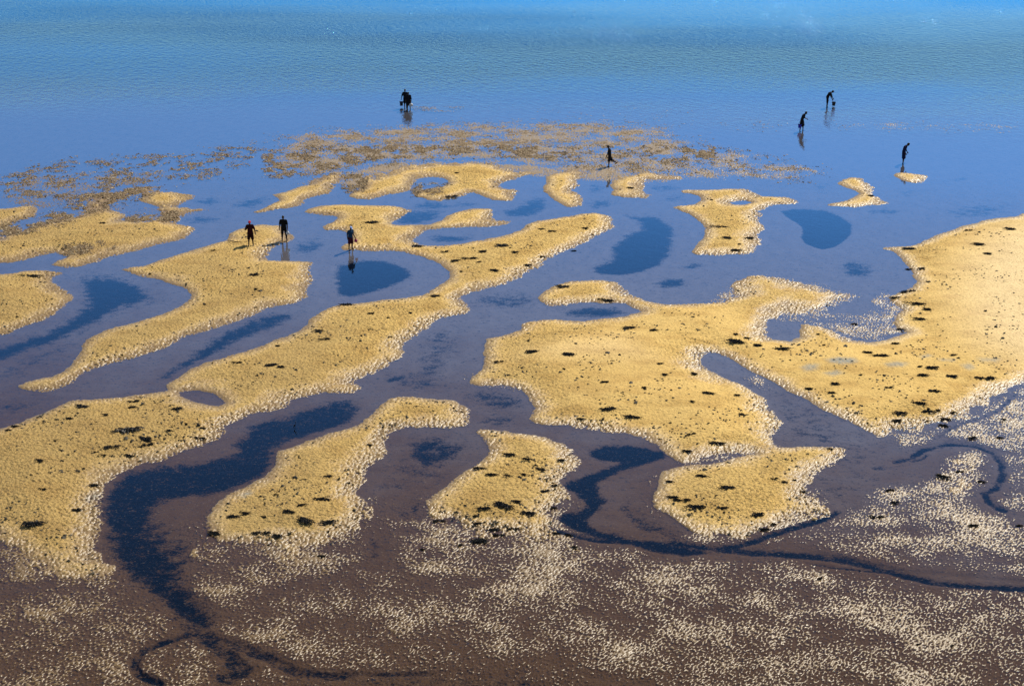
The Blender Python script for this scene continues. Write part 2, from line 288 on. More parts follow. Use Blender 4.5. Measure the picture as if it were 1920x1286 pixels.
# which way each shore faces: banks facing right and forward are pebbly and wide, the others smooth and narrow
S2 = np.clip(sdf.reshape(GX.shape), -4, 4)
ds_y, ds_x = np.gradient(S2)
wx_x = np.gradient(WX, axis=1)
wy_y = np.gradient(WY, axis=0)
gxx = ds_x / wx_x
gyy = (ds_y - gxx * np.gradient(WX, axis=0)) / wy_y
gl_ = np.hypot(gxx, gyy) + 1e-6
lee = (-(gxx * .80 - gyy * .60) / gl_).astype(np.float32)
for _ in range(3):
    lee[1:-1, 1:-1] = (lee[:-2, 1:-1] + lee[2:, 1:-1] + lee[1:-1, :-2] + lee[1:-1, 2:] + lee[1:-1, 1:-1]) / 5
deep = soft_field(DEEP)
mud = soft_field(MUD)
smooth = soft_field(SMOOTH)
fringe = soft_field(FRINGE)
stain = soft_field(STAIN)
fade = soft_field(FADE)
pale = soft_field(PALE)
stream = np.zeros(len(PTS), np.float32)
for txt, w, val in STREAMS:
    q = P(txt)
    gx, gy = ground(q[:, 0], q[:, 1])
    g = np.stack([gx, gy], 1).astype(np.float32)
    d2 = np.full(len(PTS), 1e9, np.float32)
    for i in range(len(g) - 1):
        d2 = np.minimum(d2, seg_dist(PTS, g[i], g[i + 1]))
    wm = w / 3.0 * float(np.hypot(g[:, 0], g[:, 1]).mean() / FPX) * 1.15 * .9
    stream = np.maximum(stream, val * sstep(np.sqrt(d2), wm * 1.6, wm * .2) * .92)
# streams and ponds cut through the mud, not through the bars
mud = mud * (1 - .97 * np.clip(stream * 1.3, 0, 1)) * (1 - .9 * np.clip(deep * 1.1, 0, 1))
deep = np.maximum(deep, stream)
FIELDS = {k: v.reshape(GX.shape) for k, v in dict(sdf=sdf, deep=deep, mud=mud, smooth=smooth, fringe=fringe, stain=stain, lee=lee, fade=fade, pale=pale).items()}


def sample(px, py, names):
    fx = np.clip((px - SX[0]) / 4.0, 0, len(SX) - 1.001)
    fy = np.clip((py - SY[0]) / 3.0, 0, len(SY) - 1.001)
    ix, iy = fx.astype(int), fy.astype(int)
    tx, ty = (fx - ix).astype(np.float32), (fy - iy).astype(np.float32)
    res = []
    for n in names:
        F = FIELDS[n]
        res.append((F[iy, ix] * (1 - tx) + F[iy, ix + 1] * tx) * (1 - ty) + (F[iy + 1, ix] * (1 - tx) + F[iy + 1, ix + 1] * tx) * ty)
    return res


# ------------------------------------------------------------------ gradient noise
def _hash(ix, iy, seed):
    h = (ix.astype(np.uint32) * np.uint32(374761393)) ^ (iy.astype(np.uint32) * np.uint32(668265263)) ^ np.uint32((seed * 2246822519) & 0xffffffff)
    h ^= h >> np.uint32(15)
    h *= np.uint32(2246822519)
    h ^= h >> np.uint32(13)
    h *= np.uint32(3266489917)
    h ^= h >> np.uint32(16)
    return h


def noise(x, y, seed=0):
    x = np.asarray(x, np.float64)
    y = np.asarray(y, np.float64)
    x0, y0 = np.floor(x), np.floor(y)
    fx, fy = (x - x0).astype(np.float32), (y - y0).astype(np.float32)
    ix, iy = x0.astype(np.int64), y0.astype(np.int64)
    u = fx * fx * fx * (fx * (fx * 6 - 15) + 10)
    v = fy * fy * fy * (fy * (fy * 6 - 15) + 10)

    def g(a, b, dx, dy):
        an = _hash(ix + a, iy + b, seed).astype(np.float32) * np.float32(2 * math.pi / 4294967296.0)
        return np.cos(an) * dx + np.sin(an) * dy
    n00, n10 = g(0, 0, fx, fy), g(1, 0, fx - 1, fy)
    n01, n11 = g(0, 1, fx, fy - 1), g(1, 1, fx - 1, fy - 1)
    return ((n00 * (1 - u) + n10 * u) * (1 - v) + (n01 * (1 - u) + n11 * u) * v) * 1.5


# ------------------------------------------------------------------ ground sheet
d_near = np.linspace(3, 38.5, 22)
d_mid = [39.0]
while d_mid[-1] < 132:
    d_mid.append(d_mid[-1] * 1.00082)
d_far = np.concatenate([np.geomspace(133, 260, 60), np.geomspace(300, 9000, 14)])
D = np.concatenate([d_near, d_mid, d_far])
U = np.concatenate([-np.geomspace(14, .5, 24), np.linspace(-.45, .45, 1760), np.geomspace(.5, 14, 24)])
NU, ND = len(U), len(D)
XX = (U[None, :] * D[:, None]).ravel()
YY = np.repeat(D, NU)
px, py = survey(XX, YY)
s, dp, md, sm, fr, st, le, fd_, pl_ = sample(px, py, ['sdf', 'deep', 'mud', 'smooth', 'fringe', 'stain', 'lee', 'fade', 'pale'])
# crests of the little lumps run away from the viewer and to the right
ca, sa = math.cos(R(52)), math.sin(R(52))
XA, YA = XX * ca + YY * sa, -XX * sa + YY * ca
wob = .30 * noise(XX / 1.7, YY / 1.7, 3) + .16 * noise(XX / .55, YY / .55, 4)
s = s + wob * (.5 + .5 * sstep(le, -.4, .4)) + fr * (.55 * noise(XX / .8, YY / .9, 41) + .5 * noise(XX / .3, YY / .35, 42)) * np.exp(-np.abs(s) / 1.5) \
    + fd_ * (1.3 * noise(XX / 2.0, YY / 2.4, 51) + .9 * noise(XX / .7, YY / .8, 52) - .25) * np.exp(-np.abs(s) / 2.5)
lum1 = noise(XA / .20, YA / .125, 5)
lum2 = noise(XA / .125, YA / .085, 6)
big = noise(XX / 4.5, YY / 4.5, 7)
bed = noise(XX / 1.3, YY / 1.0, 8)
ew = .22 + 1.25 * sstep(le + .95 * noise(XX / 2.6, YY / 2.6, 43), -.2, .8)
pos = np.clip(s, 0, None)
bank = np.where(s > 0, .13 * (1 - np.exp(-pos / (.50 + .75 * ew))) + .22 * sstep(s, .2, 5.0) + (.10 * big + .10 * noise(XX / 7.5, YY / 6.0, 71)) * sstep(s, .5, 4),
                -.07 * (1 - np.exp(np.clip(s, -12, 0) / 2.2)) - .015)
edge = np.exp(-np.clip(s, 0, None) / ew) * sstep(ew, .3, 1.1)
edge = np.maximum(edge, fd_ * np.exp(-np.clip(s, 0, None) / 2.2) * .9)
bank = np.where(s > 0, bank * (1 - .80 * fd_ * np.exp(-pos / 3.0)), bank * (1 - .5 * fd_))
md = np.maximum(md, .80 * fd_ * sstep(s, -3.5, -.2))
insand = sstep(s, -.15, .25)
amp = (.66 + .50 * edge) * (1 - .84 * sm * (1 - edge)) * (.75 + .5 * np.clip(big + .5, 0, 1))
lump = (.044 * lum1 + .050 * lum2) * amp
h_sand = bank + lump * insand + .028 * bed * insand * np.clip(pos / 1.5, 0, 1)
# mud flats: a film of water with lumps standing out of it
patch = noise(XX / 2.6, YY / 1.9, 9) * .5 + noise(XX / .9, YY / .8, 10) * .33
md_n = np.clip(md + patch * .78 * (md > .02), 0, 1.2)
lum3 = noise(XA / .128, YA / .068, 61)
q = lum1 * .42 + lum3 * .98 + .05
h_mud = -.028 + .062 * np.clip(q + (md_n - .51) * 1.25, -.22, .95)
mw = sstep(md, .05, .3) * (1 - insand)
h = h_sand * (1 - mw) + np.maximum(h_mud, -.06) * mw
h = h - .05 * np.clip(dp, 0, 1) * (1 - insand) - .012 * (1 - insand) * (1 - mw)
# sea bed falls away
h = h - np.clip(YY - 128, 0, 400) * .010 - np.clip(YY - 130, 0, 60) * .006
h = h.astype(np.float32)
H2 = h.reshape(ND, NU)


def ground_z(x, y):
    i = int(np.clip(np.searchsorted(D, y), 1, ND - 1))
    j = int(np.clip(np.searchsorted(U, x / y), 1, NU - 1))
    return float(H2[i - 1:i + 1, j - 1:j + 1].mean())


co = np.empty((ND * NU, 3), np.float32)
co[:, 0], co[:, 1], co[:, 2] = XX, YY, h
idx = np.arange(ND * NU, dtype=np.int32).reshape(ND, NU)
faces = np.stack([idx[:-1, :-1], idx[:-1, 1:], idx[1:, 1:], idx[1:, :-1]], -1).reshape(-1, 4)


def np_mesh(name, co, faces):
    me = bpy.data.meshes.new(name)
    nf = len(faces)
    k = faces.shape[1]
    me.vertices.add(len(co))
    me.vertices.foreach_set('co', np.ascontiguousarray(co, np.float32).ravel())
    me.loops.add(nf * k)
    me.loops.foreach_set('vertex_index', np.ascontiguousarray(faces, np.int32).ravel())
    me.polygons.add(nf)
    me.polygons.foreach_set('loop_start', np.arange(0, nf * k, k, dtype=np.int32))
    me.polygons.foreach_set('loop_total', np.full(nf, k, np.int32))
    me.polygons.foreach_set('use_smooth', np.ones(nf, bool))
    me.update(calc_edges=True)
    return me


def attr(me, name, arr):
    a = me.attributes.new(name, 'FLOAT', 'POINT')
    a.data.foreach_set('value', np.ascontiguousarray(arr, np.float32))


def link(name, me, mat=None, parent=None):
    o = bpy.data.objects.new(name, me)
    COL.objects.link(o)
    if mat:
        me.materials.clear()
        me.materials.append(mat)
    if parent is not None:
        o.parent = parent
    return o


# ------------------------------------------------------------------ materials
class NT:
    def __init__(self, name):
        self.m = bpy.data.materials.new(name)
        self.m.use_nodes = True
        self.t = self.m.node_tree
        self.t.nodes.clear()
        self.out = self.t.nodes.new('ShaderNodeOutputMaterial')

    def n(self, typ, **kw):
        nd = self.t.nodes.new(typ)
        for k, v in kw.items():
            setattr(nd, k, v)
        return nd

    def put(self, sock, v):
        if isinstance(v, bpy.types.NodeSocket):
            self.t.links.new(v, sock)
        else:
            sock.default_value = v

    def math(self, op, a, b=0.0, clamp=False):
        nd = self.n('ShaderNodeMath', operation=op, use_clamp=clamp)
        self.put(nd.inputs[0], a)
        self.put(nd.inputs[1], b)
        return nd.outputs[0]

    def mix(self, f, a, b):
        nd = self.n('ShaderNodeMix', data_type='RGBA')
        self.put(nd.inputs[0], f)
        self.put(nd.inputs[6], a if isinstance(a, bpy.types.NodeSocket) else (*a, 1))
        self.put(nd.inputs[7], b if isinstance(b, bpy.types.NodeSocket) else (*b, 1))
        return nd.outputs[2]

    def ramp(self, v, a, b, o0=0.0, o1=1.0):
        nd = self.n('ShaderNodeMapRange', interpolation_type='SMOOTHSTEP')
        self.put(nd.inputs[0], v)
        nd.inputs[1].default_value, nd.inputs[2].default_value = a, b
        nd.inputs[3].default_value, nd.inputs[4].default_value = o0, o1
        return nd.outputs[0]

    def attr(self, name):
        return self.n('ShaderNodeAttribute', attribute_name=name).outputs['Fac']

    def noise(self, scale, detail=2.0, rot=0.0, stretch=(1, 1, 1), rough=.5, kind='POINT'):
        tc = self.n('ShaderNodeTexCoord')
        mp = self.n('ShaderNodeMapping', vector_type=kind)
        mp.inputs['Rotation'].default_value = (0, 0, rot)
        mp.inputs['Scale'].default_value = stretch
        self.t.links.new(tc.outputs['Object'], mp.inputs['Vector'])
        nz = self.n('ShaderNodeTexNoise')
        nz.inputs['Scale'].default_value = scale
        nz.inputs['Detail'].default_value = detail
        nz.inputs['Roughness'].default_value = rough
        self.t.links.new(mp.outputs[0], nz.inputs['Vector'])
        return nz.outputs['Fac']

    def z(self):
        g = self.n('ShaderNodeNewGeometry')
        sp = self.n('ShaderNodeSeparateXYZ')
        self.t.links.new(g.outputs['Position'], sp.inputs[0])
        return sp.outputs

    def principled(self, color, rough=.6, spec=.5, normal=None, **kw):
        b = self.n('ShaderNodeBsdfPrincipled')
        self.put(b.inputs['Base Color'], color if isinstance(color, bpy.types.NodeSocket) else (*color, 1))
        self.put(b.inputs['Roughness'], rough)
        self.put(b.inputs['Specular IOR Level'], spec)
        if normal is not None:
            self.put(b.inputs['Normal'], normal)
        for k, v in kw.items():
            self.put(b.inputs[k], v)
        return b.outputs[0]

    def bump(self, height, strength, dist):
        b = self.n('ShaderNodeBump')
        self.put(b.inputs['Height'], height)
        self.put(b.inputs['Strength'], strength)
        b.inputs['Distance'].default_value = dist
        return b.outputs[0]

    def done(self, sh):
        self.t.links.new(sh, self.out.inputs['Surface'])
        return self.m


def ground_material():
    t = NT('tidal_sand')
    zz = t.z()[2]
    n1 = t.noise(.35, 3)
    n2 = t.noise(7.5, 3)
    n3 = t.noise(.9, 4, R(30), (.6, 1, 1))
    sand = t.mix(n1, (.61, .385, .108), (.72, .490, .162))
    sand = t.mix(t.ramp(n3, .45, .68, 0, .55), sand, (.44, .255, .062))
    sand = t.mix(t.math('MULTIPLY', t.attr('pale'), .6), sand, (.80, .62, .36))
    sand = t.mix(t.math('MULTIPLY', t.ramp(n2, .48, .68, 0, .8), t.math('SUBTRACT', 1.0, t.math('MULTIPLY', t.attr('smooth'), .7))), sand, (.22, .135, .045))  # dark pits, with the lumps' small shadows painted in as specks
    sand = t.mix(t.attr('light_falloff'), t.mix(.52, sand, (.27, .180, .074)), sand)  # painted light falloff: sand dulled towards the left foreground
    stain = t.math('MULTIPLY', t.attr('stain'), t.ramp(n2, .25, .6, .5, 1.0))
    sand = t.mix(stain, sand, (.26, .27, .24))
    fr_ = t.math('MULTIPLY', t.attr('fringe'), t.ramp(t.noise(2.2, 3), .35, .6, .35, 1.0))
    sand = t.mix(fr_, sand, (.26, .165, .075))
    # damp skirt by the water's edge
    damp = t.ramp(zz, .015, .11, 1.0, 0.0)
    sand = t.mix(t.math('MULTIPLY', damp, .80), sand, (.170, .106, .046))
    mudc = t.mix(t.noise(1.1, 4), (.13, .080, .032), (.22, .140, .058))
    mudc = t.mix(t.math('MULTIPLY', t.attr('light_falloff'), .75), mudc, (.33, .235, .125))  # same painted falloff: mud lumps paler towards the right
    mudw = t.attr('mudw')
    col = t.mix(mudw, sand, mudc)
    # bed below the water
    bedc = t.mix(t.noise(1.6, 4, 0, (1, .55, 1)), (.118, .106, .114), (.192, .170, .178))
    bedc = t.mix(t.attr('silt_shade'), bedc, t.mix(t.noise(1.4, 4), (.066, .034, .017), (.112, .063, .034)))  # brown silt bed, its left side also darkened as painted shade
    under = t.ramp(zz, -.004, .004, 1.0, 0.0)
    fine = t.math('ADD', t.math('MULTIPLY', t.noise(2.4, 3, R(10), (.7, .9, 1), .6), .5), t.math('MULTIPLY', t.noise(11.0, 4, R(14), (.75, 1, 1), .7), .62))
    dk = t.math('ADD', t.attr('deep'), t.math('MULTIPLY', t.math('SUBTRACT', fine, .56), 2.9))
    dk = t.ramp(dk, .30, .88)
    bedc = t.mix(dk, bedc, (.004, .006, .010))
    speck = t.ramp(t.noise(7.5, 5, R(8), (.6, 1, 1), .75), .56, .64, 0, .8)
    bedc = t.mix(speck, bedc, (.02, .022, .03))
    pale_sp = t.math('MULTIPLY', t.ramp(t.noise(9.0, 4, R(-40), (.8, 1.3, 1), .7), .60, .70, 0, .55), t.attr('silt_shade'))
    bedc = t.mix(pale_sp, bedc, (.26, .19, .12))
    col = t.mix(under, col, bedc)
    wet = t.ramp(zz, .04, .15, 1.0, 0.0)
    rough = t.ramp(wet, 0, 1, .85, .30)
    spec = t.math('MULTIPLY', t.ramp(wet, 0, 1, .2, .55), t.math('SUBTRACT', 1.0, under))
    wet = t.ramp(zz, .04, .15, 1.0, 0.0)
    keep = t.math('MULTIPLY', t.math('SUBTRACT', 1.0, t.math('MULTIPLY', t.attr('smooth'), .55)), t.math('SUBTRACT', 1.0, t.math('MULTIPLY', wet, .72)))
    nrm = t.bump(t.noise(7, 4, R(-40), (1, 1.4, 1), .65), keep, .17)
    return t.done(t.principled(col, rough, spec, nrm))


def water_material():
    t = NT('sea_water')
    pos = t.z()
    y, x = pos[1], pos[0]
    yy = t.math('ADD', y, t.math('MULTIPLY', x, .04))
    # wind-ruffled open water beyond the flats, still water inside
    gust = t.noise(.035, 3, R(-8), (.35, 1, 1))
    sea = t.ramp(t.math('ADD', yy, t.math('MULTIPLY', gust, 24.0)), 118, 225)
    sea = t.math('POWER', sea, 1.35)
    w1 = t.noise(1.0, 3, R(34), (.55, 1.15, 1), .68, 'TEXTURE')
    w2 = t.noise(1.0, 2, R(70), (.28, .55, 1), .6, 'TEXTURE')
    hgt = t.math('ADD', t.math('MULTIPLY', w1, .70), t.math('MULTIPLY', w2, .30))
    gst = t.ramp(gust, .35, .65, .55, 1.0)
    strength = t.math('ADD', .007, t.math('MULTIPLY', t.math('MULTIPLY', sea, gst), 1.0))
    nrm = t.bump(hgt, strength, 4.6)
    lw = t.n('ShaderNodeLayerWeight')
    lw.inputs['Blend'].default_value = .5
    t.put(lw.inputs['Normal'], nrm)
    fac = t.math('ADD', t.math('MULTIPLY', t.math('POWER', lw.outputs['Facing'], 6.5), 4.6), .002, True)
    fac = t.math('MINIMUM', fac, .66)
    gl = t.n('ShaderNodeBsdfGlossy')
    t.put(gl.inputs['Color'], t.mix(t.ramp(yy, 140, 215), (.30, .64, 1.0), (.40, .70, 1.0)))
    t.put(gl.inputs['Roughness'], t.math('ADD', .02, t.math('MULTIPLY', sea, .0)))
    t.put(gl.inputs['Normal'], nrm)
    tr = t.n('ShaderNodeBsdfTransparent')
    tr.inputs['Color'].default_value = (.88, .91, .94, 1)
    # suspended light-blue silt of the deeper sea
    df = t.n('ShaderNodeBsdfDiffuse')
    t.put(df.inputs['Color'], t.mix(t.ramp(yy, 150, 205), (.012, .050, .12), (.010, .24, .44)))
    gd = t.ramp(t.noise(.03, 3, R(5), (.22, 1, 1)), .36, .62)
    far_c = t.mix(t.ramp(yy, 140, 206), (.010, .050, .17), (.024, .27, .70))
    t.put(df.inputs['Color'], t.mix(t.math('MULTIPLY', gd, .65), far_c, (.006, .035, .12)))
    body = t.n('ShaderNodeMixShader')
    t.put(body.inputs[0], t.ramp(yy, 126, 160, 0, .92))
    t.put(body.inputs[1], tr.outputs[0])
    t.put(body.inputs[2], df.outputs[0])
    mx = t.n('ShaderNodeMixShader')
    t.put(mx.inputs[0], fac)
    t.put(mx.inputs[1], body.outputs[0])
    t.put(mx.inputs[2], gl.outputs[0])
    return t.done(mx.outputs[0])


def plain(name, color, rough=.8, spec=.25, var=.25, scale=14):
    t = NT(name)
    dark = tuple(c * (1 - var) for c in color)
    return t.done(t.principled(t.mix(t.noise(scale, 3), dark, color), rough, spec))


def weed_material(name, cols, rough, spec):
    t = NT(name)
    g = t.n('ShaderNodeNewGeometry')
    cr = t.n('ShaderNodeValToRGB')
    e = cr.color_ramp.elements
    e[0].position, e[0].color = 0, (*cols[0], 1)
    e[1].position, e[1].color = 1, (*cols[-1], 1)
    for i, c in enumerate(cols[1:-1]):
        el = e.new((i + 1) / (len(cols) - 1))
        el.color = (*c, 1)
    t.put(cr.inputs[0], g.outputs['Random Per Island'])
    return t.done(t.principled(cr.outputs[0], rough, spec))


M_GROUND = ground_material()
M_WATER = water_material()

gm = np_mesh('ground', co, faces)
attr(gm, 'deep', dp)
attr(gm, 'mudw', mw)
attr(gm, 'smooth', sm)
attr(gm, 'pale', pl_)
attr(gm, 'silt_shade', sstep(YY + .38 * XX + 5 * big + 3 * bed, 88, 52))  # real silt towards the viewer; the leftward skew is painted shade
attr(gm, 'light_falloff', np.clip(.5 + XX / 34.0 + (YY - 60) / 60.0 + .25 * big, 0, 1))  # side-to-side loss of light, put into the sand and mud colour
attr(gm, 'fringe', fr)
attr(gm, 'stain', st * insand)
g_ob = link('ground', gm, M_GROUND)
g_ob['kind'] = 'structure'

wy = np.concatenate([np.linspace(3, 300, 40), np.geomspace(330, 9000, 12)])
wu = np.linspace(-14, 14, 29)
wco = np.stack([(wu[None, :] * wy[:, None]).ravel(), np.repeat(wy, 29), np.zeros(29 * len(wy))], 1)
wi = np.arange(29 * len(wy)).reshape(len(wy), 29)
wf = np.stack([wi[:-1, :-1], wi[:-1, 1:], wi[1:, 1:], wi[1:, :-1]], -1).reshape(-1, 4)
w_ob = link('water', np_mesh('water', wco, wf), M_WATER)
w_ob['kind'] = 'structure'


# ------------------------------------------------------------------ drifting brown weed on the far shallows (uncountable)
def in_poly(poly, x, y):
    ins = np.zeros(len(x), bool)
    for (ax, ay), (bx, by) in zip(poly, np.roll(poly, -1, 0)):
        c = (ay > y) != (by > y)
        ins ^= c & (x < (bx - ax) * (y - ay) / (by - ay + 1e-12) + ax)
    return ins


def flakes(name, pts, size, height, kinds, mat):
    """little irregular crumpled flakes, one island each"""
    n = len(pts)
    K = 5
    ang = rng.uniform(0, 2 * math.pi, (n, 1)) + np.arange(K)[None, :] * 2 * math.pi / K + rng.uniform(-.4, .4, (n, K))
    rad = size[:, None] * rng.uniform(.35, 1.0, (n, K))
    st_ = rng.uniform(.45, 1.0, (n, 1))
    v = np.empty((n, K + 1, 3), np.float32)
    v[:, :K, 0] = pts[:, None, 0] + np.cos(ang) * rad
    v[:, :K, 1] = pts[:, None, 1] + np.sin(ang) * rad * st_
    v[:, :K, 2] = pts[:, None, 2] + rng.uniform(-.2, .55, (n, K)) * height[:, None]
    v[:, K, 0] = pts[:, 0] + rng.normal(0, .2, n) * size
    v[:, K, 1] = pts[:, 1] + rng.normal(0, .2, n) * size
    v[:, K, 2] = pts[:, 2] + height * rng.uniform(.6, 1.2, n)
    base = (np.arange(n) * (K + 1))[:, None]
    f = []
    for k in range(K):
        f.append(np.concatenate([base + k, base + (k + 1) % K, base + K], 1))
    f = np.stack(f, 1).reshape(-1, 3)
    me = np_mesh(name, v.reshape(-1, 3), f)
    me.polygons.foreach_set('use_smooth', np.zeros(len(f), bool))
    o = link(name, me, mat)
    o['kind'] = 'stuff'
    return o


WEED_ZONES = [("Z 490,255 620,240 760,236 900,226 1100,222 1250,240 1340,280 1330,312 1250,325 1120,315 1000,300 900,285 760,300 640,320 560,330 500,318", 5200, .07),
              ("Z 560,285 700,262 900,250 1000,262 1100,290 1000,300 900,288 760,300 640,318", 2600, .05),
              ("Z 0,335 60,315 150,300 330,288 430,300 400,330 300,345 180,350 130,372 0,370", 2300, .10),
              ("Z 370,275 480,262 510,300 430,320 360,310", 420, .16), ("Z 500,285 580,290 575,325 520,335 490,320", 800, .05),
              ("Z 1280,258 1400,285 1560,320 1500,345 1350,332 1280,325", 420, .12), ("Z 770,200 870,202 870,210 770,208", 170, .0),
              ("Z 1350,225 1480,220 1480,246 1350,248", 50, .15), ("Z 1560,226 1910,230 1910,250 1560,244", 120, .1), ("Z 1000,200 1300,210 1300,240 1050,235", 140, .12),
              ("A 0,600 110,570 300,525 440,495 470,420 560,390 760,360 900,365 880,385 740,400 560,450 440,530 250,575 50,640", 2200, .03), ("A 700,550 880,510 1000,500 960,540 800,560", 600, .02),
              ("A 350,750 480,690 650,680 620,720 480,750", 260, .02), ("B 0,400 60,370 150,330 110,290 0,310", 500, .03), ("B 390,395 440,370 600,335 560,380 450,420", 300, .03),
              ("Z 800,225 850,225 850,236 790,238", 90, .0), ("C 0,140 180,140 160,180 0,215", 500, .0)]
pp = []
for txt, n, thr in WEED_ZONES:
    n = int(n * 4.6)
    poly = P(txt)
    lo, hi = poly.min(0), poly.max(0)
    got = 0
    for _ in range(120):
        x = rng.uniform(lo[0], hi[0], 4000)
        y = rng.uniform(lo[1], hi[1], 4000)
        k = in_poly(poly, x + rng.normal(0, 22, len(x)), y + rng.normal(0, 4.5, len(y)))
        x, y = ground(x[k], y[k])
        nv = noise(x / 1.7, y / 1.9, 21) * .6 + noise(x / .55, y / .7, 22) * .45
        k = nv > thr + .07 + rng.normal(0, .17, len(nv))
        pp.append(np.stack([x[k], y[k]], 1)[:n - got])
        got += len(pp[-1])
        if got >= n:
            break
pp = np.concatenate(pp)
zz_ = np.array([max(ground_z(a, b), -.01) for a, b in pp])
sz = rng.uniform(.035, .095, len(pp)) * rng.choice([1, 1, 1.6], len(pp))
M_WEED = weed_material('brown_weed', [(.07, .042, .018), (.20, .125, .055), (.30, .20, .095), (.13, .08, .033), (.46, .36, .21)], .7, .3)
wd = flakes('floating_weed', np.column_stack([pp, zz_]), sz, sz * np.where(pp[:, 1] > 118, .20, .36), None, M_WEED)
wd['label'] = 'brown seaweed scattered over the shallow water beyond the sandbars'
wd['category'] = 'seaweed'

# small dark crumbs of weed and shell strewn on the bars
cx_ = rng.uniform(-40, 1960, 60000)
cy_ = rng.uniform(300, 1250, 60000)
s0, m0 = sample(cx_, cy_, ['sdf', 'mud'])
gx_, gy_ = ground(cx_, cy_)
nv = noise(gx_ / 3, gy_ / 3, 31)
k = (s0 > .4) & (nv + rng.uniform(-.5, .5, len(nv)) > .30)
gx_, gy_ = gx_[k][:4200], gy_[k][:4200]
zc = np.array([ground_z(a, b) for a, b in zip(gx_, gy_)])
sz = rng.uniform(.03, .12, len(gx_)) * np.where(rng.random(len(gx_)) < .1, 1.6, 1)
M_CRUMB = weed_material('weed_crumbs', [(.012, .010, .006), (.03, .024, .012), (.06, .045, .02), (.02, .018, .010)], .7, .3)
cr_ = flakes('weed_litter', np.column_stack([gx_, gy_, zc]), sz, sz * .5, None, M_CRUMB)
cr_['label'] = 'fine dark litter of seaweed scraps strewn over the golden sand'
cr_['category'] = 'litter'

# ------------------------------------------------------------------ dark seaweed clumps
M_CLUMP = weed_material('dark_seaweed', [(.004, .004, .003), (.012, .009, .004), (.026, .017, .007), (.007, .006, .003)], .55, .35)


def strands_mesh(name, n, lx, ly, seed, lift=.10):
    r = random.Random(seed)
    bm = bmesh.new()
    sub = [(r.uniform(-.42, .42) * lx, r.gauss(0, .16) * ly, r.uniform(.05, .13)) for _ in range(r.randint(3, 6))]
    for _ in range(n):
        cx0, cy0, sg = r.choice(sub)
        p = Vector((cx0 + r.gauss(0, sg * 1.3), cy0 + r.gauss(0, sg * .8), r.uniform(0, lift * .5)))
        hd = r.gauss(0, .7) + (math.pi if r.random() < .5 else 0)
        w = r.uniform(.014, .040)
        seg = r.uniform(.05, .11)
        rings = []
        ns = 5
        for i in range(ns):
            t = i / (ns - 1)
            ww = w * (1 - .8 * abs(t - .4)) + .003
            nrm = Vector((-math.sin(hd), math.cos(hd), 0))
            zz = max(.004, p.z + math.sin(t * math.pi) * lift * r.uniform(.3, 1.0))
            c = Vector((p.x, p.y, zz))
            rings.append([bm.verts.new(c + nrm * ww), bm.verts.new(c + Vector((0, 0, ww * .8))), bm.verts.new(c - nrm * ww)])
            hd += r.gauss(0, .45)
            p = p + Vector((math.cos(hd) * lx ** .4, math.sin(hd) * ly ** .4, 0)) * seg
        for A, B in zip(rings, rings[1:]):
            for i in range(3):
                bm.faces.new((A[i], A[(i + 1) % 3], B[(i + 1) % 3], B[i]))
        bm.faces.new(rings[0])
        bm.faces.new(rings[-1][::-1])
    me = bpy.data.meshes.new(name)
    bm.to_mesh(me)
    bm.free()
    return me


